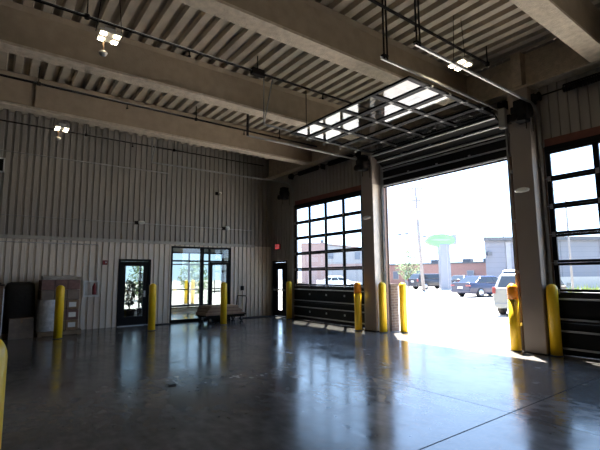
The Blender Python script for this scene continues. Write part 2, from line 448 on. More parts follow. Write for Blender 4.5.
def rollers(f, y0, y1, org, n):
    mb = MB()
    for y, s in ((y0, -1), (y1, 1)):
        cx, cz = org[0]-n[0]*0.05, org[1]-n[1]*0.05
        mb.lathe([(0.006, y-s*0.05), (0.006, y+s*0.06)], cx, cz, 8, 'y')
        mb.lathe([(0.028, y+s*0.055), (0.028, y+s*0.075)], cx, cz, 12, 'y')
    mb.build('roller', 'galv', f)
def solid_section(parent, y0, y1, org, u, n, h, struts):
    t = 0.05
    mb = MB()
    def box(mb, a0, a1, d0, d1, ya=y0, yb=y1):
        vs = []
        for d in (d0, d1):
            for a in (a0, a1):
                for y in (ya, yb): vs.append((org[0]+u[0]*a+n[0]*d, y, org[1]+u[1]*a+n[1]*d))
        k = len(mb.v); mb.v += vs
        for q in ((0,1,3,2),(4,6,7,5),(0,4,5,1),(2,3,7,6),(0,2,6,4),(1,5,7,3)):
            mb.f.append(tuple(k+i for i in q)); mb.sm.append(False)
    box(mb, 0, h-0.004, -t/2, t/2)
    pw = (y1-y0)/4
    for i in range(5):
        yc = min(max(y0+pw*i, y0+0.04), y1-0.04); box(mb, 0.02, h-0.02, -t/2-0.006, -t/2, yc-0.04, yc+0.04)
    f = mb.build('solid_section', 'blackpanel', parent)
    for a in struts:
        st = MB(); box(st, a-0.016, a+0.016, -t/2-0.06, -t/2-0.006); st.build('strut', 'strut', f)
    hw = MB()
    for i in range(1, 4):
        yc = y0+pw*i; box(hw, h*0.5-0.03, h*0.5+0.03, -t/2-0.02, -t/2-0.006, yc-0.03, yc+0.03)
    hw.build('hinge', 'strut', f)
    return f
def closed_door(name, ya, yb, label):
    y0, y1 = yb-0.045, ya+0.045
    r = thing(name, label, 'overhead door', (0, (ya+yb)/2, 0), 0, 'sectional overhead doors', 'structure')
    c = r.location.y; y0 -= c; y1 -= c
    up, n = (0, 1), (1, 0)
    s = solid_section(r, y0, y1, (0, 0.005), up, n, 0.62, (0.13, 0.46)); rollers(s, y0, y1, (0, 0.1), n)
    s = solid_section(r, y0, y1, (0, 0.625), up, n, 0.60, (0.07, 0.46)); rollers(s, y0, y1, (0, 0.63), n)
    for i in range(5):
        s = glazed_section(r, y0, y1, (0, 1.228+i*SEC), up, n); rollers(s, y0, y1, (0, 1.228+i*SEC), n)
    MB().box(-0.03, 0.03, y0, y1, 4.104, 4.215).build('header_seal', 'black', r)
    return r
closed_door('door_1', *DOORS[0], 'closed black overhead door with a window grid, left of the open doorway')
closed_door('door_3', *DOORS[2], 'closed black overhead door at the right edge of the photo')
closed_door('door_4', *DOORS[3], 'closed black overhead door beyond the right edge of the photo')
# open door
ya, yb = DOORS[1]; c = (ya+yb)/2
r = thing('door_2', 'black overhead door raised open under the ceiling with its glass panels lying flat', 'overhead door', (0, c, 0), 0, 'sectional overhead doors', 'structure')
y0, y1 = yb-0.045-c, ya+0.045-c
up = (0, 1); n = (1, 0)
s = solid_section(r, y0, y1, (0, 4.12), up, n, 0.60, (0.05, 0.26, 0.50)); rollers(s, y0, y1, (0, 4.2), n)
d = Vector((-0.50, 0.36)).normalized(); h2 = 0.62
s = solid_section(r, y0, y1, (0, 4.725), (d.x, d.y), (d.y, -d.x), h2, (0.05, 0.30, 0.55)); rollers(s, y0, y1, (0, 4.73), (d.y, -d.x))
sx, sz = d.x*h2-0.01, 4.725 + d.y*h2
for i in range(5):
    s = glazed_section(r, y0, y1, (sx - i*SEC, sz + 0.004*i), (-1, 0), (0, 1)); rollers(s, y0, y1, (sx - i*SEC, sz+0.004*i), (0, 1))
# ------------------------------------------------------------------ door tracks
def sweep_c(mb, path, yc, side):
    """C-channel along an xz path; side=+1 opens towards +y"""
    prof = [(-0.022, 0.0), (0.022, 0.0), (0.022, 0.034), (0.018, 0.034), (0.018, 0.005), (-0.018, 0.005), (-0.018, 0.034), (-0.022, 0.034)]
    rings = []
    P = [Vector((p[0], p[1])) for p in path]
    for i, p in enumerate(P):
        t = (P[min(i+1, len(P)-1)] - P[max(i-1, 0)]).normalized(); nn = Vector((-t.y, t.x))
        rings.append([(p.x + nn.x*q[0], yc + side*q[1], p.y + nn.y*q[0]) for q in prof])
    mb.loft(rings, smooth=False)
def track(yc, side, label, hang, z=5.15, xe=-4.15):
    t = thing('door_track', label, 'door track', (-0.07, yc, 0), 0, 'galvanized overhead door tracks')
    t_loc = Vector((-0.07, yc, 0))
    sh = (-0.07, yc, 0)
    R = 0.32
    v = MB(); sweep_c(v, [(-0.07, 0.02), (-0.07, z-R)], yc, side); v.build('vertical_rail', 'galv', t, shift=sh)
    hz = MB(); path = [(-0.07-R + R*cos(a), z-R + R*sin(a)) for a in [i*pi/2/10 for i in range(11)]] + [(xe, z)]
    sweep_c(hz, path, yc, side); hz.build('horizontal_rail', 'galv', t, shift=sh)
    for zz in (0.5, 1.6, 2.7, 3.8): MB().box(-0.10, -0.004, yc-side*0.004, yc-side*0.05, zz, zz+0.06).build('wall_bracket', 'galv', t, shift=sh)
    if hang == 'rods':
        for dx in (-0.01, 0.24):
            MB().tube([(xe+0.02, yc, z), (xe+0.02+dx, yc, DZ)], 0.014, 6).build('hanger_rod', 'galv', t, shift=sh)
        MB().tube([(-2.85, yc, z+0.02), (-2.85, yc, DZ)], 0.010, 6).build('hanger_rod', 'dark', t, shift=sh)
    elif hang == 'flat':
        for dx in (-0.03, 0.05):
            MB().box(xe+0.04+dx, xe+0.08+dx, yc-0.03, yc-0.024, z-0.02, DZ).build('hanger_strap', 'dark', t, shift=sh)
        MB().box(xe+0.0, xe+0.12, yc-0.05, yc+0.02, z+0.03, z+0.05).build('hanger_clip', 'dark', t, shift=sh)
    elif hang == 'short':
        MB().box(xe-0.03, xe+0.03, yc-0.035, yc-0.02, z-0.02, DZ).build('hanger_strap', 'dark', t, shift=sh)
    elif hang == 'wall':
        MB().box(xe-0.02, xe+0.02, yc+0.01, -0.03, z, z+0.02).build('hanger_strap', 'dark', t, shift=sh)
    return t
track(-1.70, -1, 'galvanized door track beside the back wall, far end of the closed window door', 'rods', z=5.06, xe=-5.4)
track(-5.42, 1, 'galvanized door track on the right side of the closed window door', 'short', z=5.13)
track(-6.20, -1, 'galvanized door track on the far side of the raised door, hung on thin rods', 'rods', z=5.17)
track(-9.95, 1, 'galvanized door track on the near side of the raised door', 'flat', z=5.20)
track(-10.61, -1, 'galvanized door track curving down right of the doorway column', 'flat', z=5.12)
track(-14.33, 1, 'galvanized door track on the far right beyond the photo edge', 'flat', z=5.12)

# torsion shafts + springs
def torsion(ya, yb, label, z=5.33):
    t = thing('torsion_shaft', label, 'spring shaft', (-0.16, (ya+yb)/2, z), 0, 'torsion shafts above the overhead doors')
    sh = (-0.16, (ya+yb)/2, z)
    MB().tube([(-0.16, yb-0.25, z), (-0.16, ya+0.25, z)], 0.016, 8).build('shaft', 'dark', t, shift=sh)
    L = ya-yb
    for s0, s1 in ((yb+0.3*L+0.9, yb+0.3*L+2.0), (yb+0.25, yb+1.35)):
        hel = []
        nturn = 26
        for i in range(nturn*10+1):
            a = 2*pi*i/10; hel.append((-0.16+0.07*cos(a), s0+(s1-s0)*i/(nturn*10), z+0.07*sin(a)))
        MB().tube(hel, 0.017, 5).build('spring', 'dark', t, shift=sh)
    for y in (ya+0.06, yb-0.06):
        MB().lathe([(0.03, y-0.06), (0.10, y-0.06), (0.10, y-0.045), (0.075, y-0.035), (0.075, y+0.035), (0.10, y+0.045), (0.10, y+0.06), (0.03, y+0.06)], -0.16, z, 16, 'y').build('cable_drum', 'dark', t, shift=sh)
    for y in (ya+0.15, (ya+yb)/2, yb-0.15):
        MB().box(-0.20, 0.0, y-0.012, y+0.012, z-0.09, z+0.09).build('bearing_plate', 'dark', t, shift=sh)
    return t
torsion(*DOORS[0], 'dark spring shaft above the closed window door')
torsion(*DOORS[1], 'dark spring shaft above the open doorway', z=5.34)
torsion(*DOORS[2], 'dark spring shaft with a thick black coil above the right edge door', z=5.28)

# chain hoists
def hoist(y, z, label, x=-0.51):
    t = thing('chain_hoist', label, 'chain hoist', (x, y, z), 0, 'black chain hoists by the door tracks')
    MB().box(-0.10, 0.16, -0.13, 0.10, -0.30, 0.16).box(-0.08, 0.03, -0.20, 0.17, -0.10, 0.05).build('gearbox', 'black', t, bevel=0.02)
    MB().lathe([(0.03, -0.20), (0.15, -0.20), (0.16, -0.185), (0.13, -0.17), (0.16, -0.155), (0.15, -0.14), (0.03, -0.14)], 0.0, -0.10, 20, 'y').build('chain_wheel', 'dark', t)
    MB().lathe([(0.02, -0.17), (0.085, -0.17), (0.09, -0.13), (0.085, -0.09), (0.02, -0.09)], 0.08, -0.22, 18, 'x').build('sprocket', 'dark', t)
    for dy in (-0.17+0.0,):
        for s in (-0.15, 0.15):
            ch = MB()
            pts = [(s, dy, -0.1), (s, dy, -0.62)]
            k = 22
            for i in range(k):
                zz = -0.1-0.42*i/k
                if i % 2: ch.box(s-0.008, s+0.008, dy-0.003, dy+0.003, zz-0.022, zz)
                else: ch.box(s-0.003, s+0.003, dy-0.008, dy+0.008, zz-0.022, zz)
            ch.build('chain', 'dark', t)
    MB().box(0.155, 0.168, -0.06, 0.06, -0.25, 0.10).build('bracket', 'dark', t)
    return t
hoist(-10.46, 5.02, 'black chain hoist on the column right of the open doorway')
hoist(-5.88, 4.93, 'black chain hoist on the column left of the open doorway', x=-0.55)
hoist(-1.52, 4.75, 'black chain hoist in the dark corner above the exit door', x=-0.36)
cb = thing('control_box', 'pale grey control box high on the doorway column beside the raised door', 'control box', (-0.46, -10.06, 4.70))
MB().box(-0.05, 0.05, -0.075, 0.065, 0, 0.45).build('housing', 'strut2', cb, bevel=0.01)
MB().box(-0.062, -0.05, -0.06, 0.06, 0.02, 0.43).build('cover', 'strut2', cb)
MB().box(0.05, 0.125, -0.13, -0.02, 0.1, 0.3).build('bracket', 'dark', cb)

# ------------------------------------------------------------------ lights
def led_light(x, y, z, label, rods=True, sensor=True):
    t = thing('ceiling_light', label, 'ceiling light', (x, y, z), 0, 'four-panel ceiling lights')
    MB().box(-0.165, 0.165, -0.165, 0.165, 0.012, 0.06).box(-0.09, 0.09, -0.09, 0.09, 0.06, 0.14).build('housing', 'lampgrey', t, bevel=0.01)
    for sx in (-1, 1):
        for sy in (-1, 1):
            MB().box(sx*0.10-0.045, sx*0.10+0.045, sy*0.10-0.045, sy*0.10+0.045, 0.0, 0.011).build('led_panel', 'led', t)
    for sx in (-0.2, 0.2):
        MB().tube([(sx, 0, 0.06), (sx*0.6, 0, DZ-z)], 0.006, 6).build('hanger_cable', 'dark', t)
    if sensor:
        MB().tube([(-0.06, 0.10, -0.2), (-0.06, 0.10, 0.02)], 0.012, 8).build('sensor_stem', 'cardboard', t)
        MB().lathe([(0.002, -0.27), (0.05, -0.26), (0.07, -0.22), (0.05, -0.20), (0.002, -0.20)], -0.06, 0.10, 14).build('sensor', 'lampgrey', t)
    return t
led_light(-7.85, -7.40, 5.47, 'glowing four-panel ceiling light at the top left of the photo')
led_light(-7.85, -1.95, 5.52, 'glowing four-panel ceiling light close to the back wall')
led_light(-2.43, -10.32, 5.42, 'glowing four-panel ceiling light behind the bright track near the doorway column', sensor=False)
led_light(-7.85, -13.2, 5.47, 'four-panel fill light added out of view above the viewer', sensor=False)  # unseen lamp added to lift the interior light
led_light(-2.43, -16.4, 5.47, 'four-panel fill light added out of view behind the viewer on the door side', sensor=False)  # second unseen lamp, added for fill from behind

# ------------------------------------------------------------------ sprinkler pipes
def spipe(y, x0, x1, hang, heads, label, z=6.0, r=0.026, rod=0.012):
    t = thing('sprinkler_pipe', label, 'pipe', ((x0+x1)/2, y, z), 0, 'black sprinkler pipes')
    sh = ((x0+x1)/2, y, z)
    MB().tube([(x0, y, z), (x1, y, z)], r, 10).build('pipe', 'dark', t, shift=sh)
    for x in hang: MB().tube([(x, y, z-0.03), (x, y, DZ+0.05)], rod, 6).lathe([(0.045, z-0.035), (0.045, z+0.035)], x, y, 10).build('hanger', 'dark', t, shift=sh)
    for x in heads: MB().tube([(x, y, z), (x, y, z-0.12)], 0.012, 6).lathe([(0.03, z-0.13), (0.034, z-0.12), (0.01, z-0.11)], x, y, 10).build('sprinkler_head', 'dark', t, shift=sh)
    return t
spipe(-3.55, XL+0.02, -0.35, (-8.54, -4.74, -1.9), (-6.6, -3.2), 'black sprinkler pipe in front of the beam nearest the back wall')
p2 = spipe(-6.93, XL+0.02, -0.35, (-4.75, -8.12), (-6.3, -2.9), 'black sprinkler pipe passing in front of the second roof beam')
o = MB().box(-4.9, -4.6, -6.99, -6.87, 5.93, 6.07).tube([(-4.75, -6.93, 6.0), (-4.45, -6.70, 6.08)], 0.035, 8).build('junction_clamp', 'dark', p2, shift=((XL+0.02-0.35)/2, -6.93, 6.0))
spipe(-0.32, XL+0.02, -0.5, (-10, -7.0, -4.2), (-5.6,), 'black sprinkler pipe close to the top of the back wall', r=0.02)
spipe(-10.09, XL+0.02, -0.95, (-1.0, -5.2), (-3.4,), 'black sprinkler pipe above the ceiling light near the doorway column')

# ------------------------------------------------------------------ bollards
def make_bollard():
    t = empty('bollard')
    prof = [(0.105, 0.0), (0.105, 1.28)] + [(0.105*cos(a), 1.28+0.105*sin(a)) for a in [i*pi/2/7 for i in range(1, 7)]] + [(0.004, 1.386)]
    MB().lathe(prof, 0, 0, 24).build('sleeve', 'yellow', t)
    MB().lathe([(0.12, 0.0), (0.12, 0.012), (0.106, 0.018)], 0, 0, 20).build('base_ring', 'ring', t)
    return t
def make_bollard2():
    t = empty('bollard')
    MB().lathe([(0.105, 0.0), (0.105, 1.06)], 0, 0, 24).build('sleeve', 'yellow', t)
    prof = [(0.105, 1.06), (0.105, 1.28)] + [(0.105*cos(a), 1.28+0.105*sin(a)) for a in [i*pi/2/7 for i in range(1, 7)]] + [(0.004, 1.386)]
    e = MB().lathe(prof, 0, 0, 24).build('backlit_end', 'orange', t); e['label'] = 'domed upper end, daylight shining through it painted orange'
    MB().lathe([(0.12, 0.0), (0.12, 0.012), (0.106, 0.018)], 0, 0, 20).build('base_ring', 'ring', t)
    return t
b1 = make_bollard(); b2 = make_bollard2()
used = set(); BACKB = [(0.20, 9.35, 1, 'yellow bollard seen through the storefront glass, left of a pair outside'), (0.49, 9.10, 1, 'yellow bollard seen through the storefront glass, right of a pair outside')]
for x, y, k, lab in [
    (-7.62, -1.66, 1, 'yellow bollard in front of the shrink-wrapped pallet stack'),
    (-5.19, -1.62, 1, 'yellow bollard in front of the glazed black door in the back wall'),
    (-2.86, -1.65, 1, 'yellow bollard in front of the flat cart and the storefront'),
    (-0.21, -1.65, 1, 'yellow bollard in the far corner beside the exit door'),
    (-0.52, -5.55, 2, 'yellow bollard with daylight through its top painted orange at the right end of the closed window door'),
    (-0.29, -6.29, 1, 'yellow bollard at the foot of the column left of the open doorway'),
    (0.26, -6.56, 1, 'yellow bollard outside beside the low brick wainscot'),
    (-0.28, -9.93, 2, 'yellow bollard with daylight through its top painted orange in front of the silver van'),
    (-0.22, -10.68, 1, 'yellow bollard right of the doorway column by the right edge door'),
    (-9.215, -12.27, 1, 'yellow bollard close up at the left edge of the photo')] + BACKB:
    src = b1 if k == 1 else b2
    if k in used: o = copy_tree(src)
    else: o = src; used.add(k)
    o.location = (x, y, -0.02 if (x > 0.1 or y > 0) else 0); tag(o, lab, 'bollard', 'yellow safety bollards')

# ------------------------------------------------------------------ back wall: door, storefront, exit door
def framed(mb, x0, x1, z0, z1, w, y0, y1, bottom=None):
    mb.box(x0, x0+w, y0, y1, z0, z1); mb.box(x1-w, x1, y0, y1, z0, z1); mb.box(x0+w, x1-w, y0, y1, z1-w, z1)
    mb.box(x0+w, x1-w, y0, y1, z0, z0+(bottom or w))
r = thing('door_5', 'black door with a tall glass lite in the back wall', 'door', (-5.29, 0.03, 0), 0, None, 'structure'); sh = (-5.29, 0.03, 0)
m_ = MB(); framed(m_, -5.80, -4.78, 0.0, 2.16, 0.07, -0.05, 0.10, 0.02); m_.build('door_frame', 'black', r, shift=sh)
m_ = MB(); framed(m_, -5.725, -4.855, 0.03, 2.085, 0.15, -0.005, 0.04, 0.27); m_.build('door_leaf', 'black', r, shift=sh)
MB().quad([(-5.575, 0.017, 0.30), (-5.005, 0.017, 0.30), (-5.005, 0.017, 1.935), (-5.575, 0.017, 1.935)]).build('door_glass', 'glass', r, shift=sh)
MB().box(-4.99, -4.93, -0.03, -0.005, 0.92, 1.12).tube([(-4.96, -0.03, 1.02), (-4.96, -0.07, 1.02), (-5.07, -0.07, 1.02)], 0.010, 8).build('door_handle', 'galv', r, shift=sh)
MB().box(-5.80, -4.78, -0.10, 0.06, 0, 0.018).build('threshold', 'strut', r, shift=sh)
MB().box(-5.55, -5.2, -0.06, -0.005, 2.0, 2.06).build('door_closer', 'dark', r, shift=sh)

r = thing('window_1', 'black framed glass storefront in the back wall behind the flat cart', 'storefront', (-2.94, 0.03, 0), 0, None, 'structure'); sh = (-2.94, 0.03, 0)
m_ = MB(); framed(m_, -4.10, -1.78, 0, 2.64, 0.06, -0.05, 0.08, 0.09)
m_.box(-2.99, -2.88, -0.05, 0.08, 0.09, 2.58); m_.box(-4.04, -1.84, -0.045, 0.075, 2.10, 2.155); m_.box(-4.04, -2.99, -0.045, 0.075, 0.53, 0.59)
m_.box(-2.66, -2.62, -0.04, 0.07, 0.09, 2.58)
m_.box(-2.86, -2.66, -0.04, 0.07, 0.53, 0.58)
m_.build('window_frame', 'black', r, shift=sh)
MB().quad([(-4.04, 0.0, 0.09), (-2.99, 0.0, 0.09), (-2.99, 0.0, 2.58), (-4.04, 0.0, 2.58)]).quad([(-2.88, 0.0, 0.09), (-2.66, 0.0, 0.09), (-2.66, 0, 2.58), (-2.88, 0, 2.58)]).quad([(-2.62, 0.0, 2.155), (-1.84, 0, 2.155), (-1.84, 0, 2.58), (-2.62, 0, 2.58)]).build('window_glass', 'glass', r, shift=sh)
m_ = MB(); framed(m_, -2.61, -1.85, 0.02, 2.095, 0.09, -0.02, 0.03, 0.25); m_.box(-2.52, -1.94, -0.02, 0.03, 1.0, 1.05)
dl = m_.build('door_leaf', 'black', r, shift=sh)
MB().quad([(-2.52, 0.005, 0.27), (-1.94, 0.005, 0.27), (-1.94, 0.005, 2.005), (-2.52, 0.005, 2.005)]).build('door_glass', 'glass', dl, shift=sh)
MB().tube([(-2.46, -0.02, 0.95), (-2.46, -0.08, 0.95), (-2.46, -0.08, 1.45), (-2.46, -0.02, 1.45)], 0.014, 8).build('pull_handle', 'dark', dl, shift=sh)

r = thing('door_6', 'black exit door with a bright glass lite in the corner under the exit sign', 'door', (0.02, -0.72, 0), 0, None, 'structure'); sh = (0.02, -0.72, 0)
def framed_y(mb, y0, y1, z0, z1, w, x0, x1, bottom):
    mb.box(x0, x1, y0, y0+w, z0, z1); mb.box(x0, x1, y1-w, y1, z0, z1); mb.box(x0, x1, y0+w, y1-w, z1-w, z1); mb.box(x0, x1, y0+w, y1-w, z0, z0+bottom)
m_ = MB(); framed_y(m_, -1.22, -0.22, 0, 2.16, 0.06, -0.02, 0.10, 0.02); m_.build('door_frame', 'black', r, shift=sh)
m_ = MB(); framed_y(m_, -1.15, -0.29, 0.03, 2.09, 0.27, 0.0, 0.05, 0.22); m_.build('door_leaf', 'black', r, shift=sh)
MB().quad([(0.025, -0.88, 0.25), (0.025, -0.56, 0.25), (0.025, -0.56, 1.82), (0.025, -0.88, 1.82)]).build('door_glass', 'glass', r, shift=sh)
MB().box(-0.06, -0.005, -1.1, -0.36, 1.0, 1.06).build('push_bar', 'galv', r, shift=sh)

# rooms behind the back wall
v = MB()
v.box(-7.2, 0.05, 4.2, 4.4, 2.7, 3.2); v.box(-7.2, 0.05, 4.2, 4.4, 0, 0.12); v.box(-7.2, -7.15, 4.2, 4.4, 0.12, 2.7)
tag(v.build('wall_vestibule', 'roomwall'), 'pale wall above and below the far window behind the storefront', 'wall', kind='structure')
tag(MB().box(-7.4, -7.2, 0.25, 4.4, 0, 3.2).build('wall_vestibule_left', 'roomwall'), 'pale left wall of the room behind the storefront', 'wall', kind='structure')
tag(MB().box(0.05, 0.25, 0.25, 4.4, 0, 3.2).build('wall_vestibule_right', 'roomwall'), 'pale right wall of the room behind the storefront', 'wall', kind='structure')
tag(MB().box(-7.2, 0.05, 0.25, 4.2, 3.0, 3.2).build('ceiling_vestibule', 'roomwall'), 'pale ceiling of the room behind the storefront', 'ceiling', kind='structure')
tag(MB().box(-7.2, 0.05, 0.0, 4.2, -0.2, 0.0).build('floor_vestibule', 'floor'), 'grey floor of the room behind the storefront', 'floor', kind='structure')
r = thing('window_2', 'far black framed window of the room behind the storefront', 'window', (-3.6, 4.3, 0), 0, None, 'structure'); sh = (-3.6, 4.3, 0)
m_ = MB(); framed(m_, -7.2, 0.05, 0.12, 2.7, 0.07, 4.25, 4.35)
for x in (-6.1, -5.0, -3.9, -2.8, -1.7, -0.7): m_.box(x-0.03, x+0.03, 4.26, 4.34, 0.19, 2.63)
m_.box(-7.13, -0.02, 4.265, 4.335, 2.1, 2.15); m_.box(-7.13, -0.02, 4.265, 4.335, 0.95, 1.0)
m_.build('window_frame', 'black', r, shift=sh)
MB().quad([(-7.13, 4.3, 0.19), (-0.02, 4.3, 0.19), (-0.02, 4.3, 2.63), (-7.13, 4.3, 2.63)]).build('window_glass', 'tglass', r, shift=sh)

def leafy(mb, n, rx, ry, z0, z1, smin, smax):
    for i in range(n):
        a = random.uniform(0, 2*pi); f = random.random(); q = sqrt(random.random())*(0.55+0.45*sin(pi*f))
        c0 = Vector((rx*q*cos(a), ry*q*sin(a), z0+(z1-z0)*f)); s_ = random.uniform(smin, smax)
        d1 = Vector((random.uniform(-1, 1), random.uniform(-1, 1), random.uniform(-.6, 1))).normalized(); d2 = d1.orthogonal().normalized()
        mb.quad([c0-d1*s_, c0+d2*s_*0.4, c0+d1*s_, c0-d2*s_*0.4])
for x, y, h, lab in ((-4.92, 1.9, 1.45, 'dark potted plant behind the left half of the back door glass'), (-4.38, 2.2, 1.7, 'taller dark potted plant behind the right half of the back door glass')):
    t = thing('potted_plant', lab, 'plant', (x, y, 0), 0, 'potted plants behind the back door glass')
    MB().lathe([(0.15, 0), (0.20, 0.36), (0.22, 0.40), (0.17, 0.40), (0.15, 0.34)], 0, 0, 16).build('pot', 'dark', t)
    st = MB()
    for k in range(5): st.tube([(0, 0, 0.34), (0.08*cos(k*1.3), 0.08*sin(k*1.3), h*0.6), (0.2*cos(k*1.3), 0.2*sin(k*1.3), h*0.9)], 0.012, 5)
    st.build('stems', 'bark', t)
    m_ = MB(); leafy(m_, 240, 0.22, 0.22, 0.55, h, 0.05, 0.10); m_.build('foliage', 'leafdark', t)
for x, y, lab in ((-5.0, 13.5, 'green shrub beyond the left part of the storefront view'), (-0.5, 15.0, 'green shrub beyond the middle of the storefront view'), (3.2, 15.5, 'green shrub beyond the right part of the storefront view')):
    t = thing('shrub', lab, 'shrub', (x, y, -0.02), 0, 'shrubs beyond the storefront')
    MB().tube([(0, 0, 0), (0.05, 0, 1.5)], [0.08, 0.04], 6).build('trunk', 'bark', t)
    m_ = MB(); leafy(m_, 700, 1.2, 1.2, 0.3, 2.6, 0.09, 0.2); m_.build('foliage', 'leaf', t)

# exit sign (red face), strobe, wall lamps
t = thing('exit_sign', 'small red lit exit sign above the corner exit door', 'exit sign', (-0.012, -0.62, 2.62))
MB().box(-0.035, 0.02, -0.16, 0.16, 0, 0.20).build('housing', 'red', t)
fc = MB().box(-0.045, -0.036, -0.145, 0.145, 0.012, 0.188).build('face', 'exit', t)
fcv = bpy.data.curves.new('lettering', 'FONT'); fcv.body = 'EXIT'; fcv.size = 0.15; fcv.extrude = 0.002; fcv.align_x = 'CENTER'; fcv.align_y = 'CENTER'
tmp = bpy.data.objects.new('lettering', fcv); COL.objects.link(tmp)
dg = bpy.context.evaluated_depsgraph_get(); me = bpy.data.meshes.new_from_object(tmp.evaluated_get(dg)); COL.objects.unlink(tmp); bpy.data.objects.remove(tmp)
lt = bpy.data.objects.new('lettering', me); COL.objects.link(lt); me.materials.clear(); me.materials.append(M['whitep'])
lt.parent = t; lt.rotation_euler = (pi/2, 0, -pi/2); lt.location = (-0.048, 0, 0.10)

t = thing('fire_strobe', 'small dark red fire alarm strobe on the back wall left of the glazed door', 'fire alarm', (-6.23, -0.046, 1.97))
MB().box(-0.075, 0.075, -0.05, 0, 0, 0.14).build('housing', 'red', t, bevel=0.01)
MB().box(0.0, 0.045, -0.062, -0.05, 0.05, 0.10).build('strobe_lens', 'lampgrey', t)

t = thing('extinguisher_cabinet', 'white framed extinguisher cabinet below two conduits on the back wall', 'cabinet', (-6.60, -0.046, 0.98))
m_ = MB(); framed(m_, -0.22, 0.22, 0, 0.50, 0.045, -0.10, 0.0); m_.box(-0.175, 0.175, -0.02, 0, 0.045, 0.455); m_.build('body', 'whitep', t)
MB().box(-0.02, 0.02, -0.105, -0.085, 0.045, 0.455).box(-0.175, 0.175, -0.03, -0.022, 0.05, 0.45).build('inner_panel', 'lampgrey', t)
MB().lathe([(0.05, 0.07), (0.055, 0.09), (0.055, 0.32), (0.03, 0.37), (0.02, 0.41), (0.004, 0.42)], 0.09, -0.062, 14).build('extinguisher', 'red', t)
for dx, lab in ((-0.07, 'left'), (0.16, 'right')):
    mb = MB().tube([(-6.60+dx, -0.064, 1.481), (-6.60+dx, -0.064, 2.60)], 0.018, 8).box(-6.68+dx, -6.64+dx, -0.06, -0.046, 1.9, 1.93)
    tag(mb.build('conduit', 'lampgrey'), f'thin grey vertical conduit rising from the {lab} side of the extinguisher cabinet', 'conduit', 'conduits on the back wall')

def hconduit(x0, x1, z, label, r=0.012):
    mb = MB().tube([(x0, -0.066, z), (x1, -0.066, z)], r, 8)
    xx = x0+0.5
    while xx < x1: mb.box(xx-0.02, xx+0.02, -0.08, -0.047, z-0.02, z+0.02); xx += 1.5
    return tag(mb.build('conduit', 'conduit'), label, 'conduit', 'conduits on the back wall')
hconduit(XL+0.02, -0.9, 3.36, 'long horizontal conduit just above the ledge linking the small wall lamps')
hconduit(XL+0.02, -6.45, 2.60, 'short horizontal conduit just below the ledge above the pallets')
hconduit(XL+0.02, -4.3, 5.20, 'horizontal conduit high on the back wall left of the corner track', r=0.018)
t = thing('conduit_drop', 'thin conduit with a switch box hanging down the back wall near the corner', 'conduit', (-1.30, -0.046, 1.0), 0, 'conduits on the back wall')
MB().tube([(0, -0.012, 0.2), (0, -0.012, 1.68), (0, -0.07, 1.74), (0.03, -0.07, 1.90)], 0.012, 8).build('pipe', 'galv', t)
MB().box(-0.055, 0.055, -0.06, 0, 0.03, 0.20).build('switch_box', 'dark', t)

def wlamp(x, z, label, w=0.20, h=0.10, lit='whitep'):
    t = thing('wall_lamp', label, 'wall lamp', (x, -0.046, z), 0, 'small lamps on the back wall')
    MB().box(-w/2-0.10, -w/2+0.02, -0.07, 0, -0.04, 0.07).build('mount', 'dark', t)
    mb = MB(); mb.loft([[(xx, -0.10+yy*s, zz*s+0.03) for yy, zz in ((0.09, -h/2), (-0.02, -h/2), (-0.05, 0), (-0.02, h/2), (0.09, h/2))] for xx, s in ((-w/2, 0.7), (-w/4, 1), (w/4, 1), (w/2, 0.7))], smooth=False)
    mb.build('lens', lit, t)
wlamp(-5.17, 3.36, 'small oval wall lamp above the glazed back door')
wlamp(-1.99, 3.36, 'small bright white box lamp above the storefront', 0.14, 0.15)
wlamp(-2.32, 4.67, 'tiny round sensor high on the back wall right of centre', 0.10, 0.10, 'lampgrey')
def emlamp(x, y, z, label):
    t = thing('emergency_lamp', label, 'wall lamp', (x, y, z), 0, 'white oval lamps on the doorway columns')
    MB().box(-0.03, 0, -0.12, 0.12, -0.035, 0.035).build('base', 'lampgrey', t)
    mb = MB(); mb.loft([[(-0.03-d, s*0.15*cos(a), 0.055*s*sin(a)) for a in [2*pi*i/18 for i in range(18)]] for d, s in ((0, 1), (0.03, 0.97), (0.055, 0.8), (0.07, 0.45))])
    mb.build('lens', 'whitep', t)
emlamp(-0.37, -5.88, 3.25, 'white oval lamp on the column left of the open doorway')
emlamp(-0.33, -10.32, 3.32, 'white oval lamp on the column right of the open doorway')

t = thing('wall_screen', 'dark screen with a pale frame high on the back wall at the left edge', 'screen', (-9.36, -0.046, 4.56))
m_ = MB(); framed(m_, -0.36, 0.36, 0, 0.42, 0.035, -0.06, 0.0); m_.build('frame', 'whitep', t)
MB().box(-0.325, 0.325, -0.05, -0.0, 0.035, 0.385).build('panel', 'mirrorblk', t)

# ------------------------------------------------------------------ floor mats, debris
tag(MB().box(-1.45, -0.16, -0.62, -0.08, 0, 0.014).build('floor_mat', 'rubber', bevel=0.004), 'dark floor mat in the corner in front of the exit door', 'mat', 'dark floor mats')
tag(MB().box(-4.98, -4.16, -0.50, -0.15, 0, 0.014).build('floor_mat', 'rubber', bevel=0.004), 'dark floor mat between the glazed back door and the storefront', 'mat', 'dark floor mats')
tag(MB().loft([[(-6.98, -8.17, 0.0), (-6.86, -8.19, 0.0), (-6.85, -8.13, 0.0), (-6.96, -8.11, 0.0)], [(-6.97, -8.165, 0.015), (-6.87, -8.18, 0.022), (-6.86, -8.135, 0.018), (-6.95, -8.12, 0.01)]], smooth=False).build('scrap', 'rubber'), 'small dark scrap lying alone on the open concrete floor', 'debris')

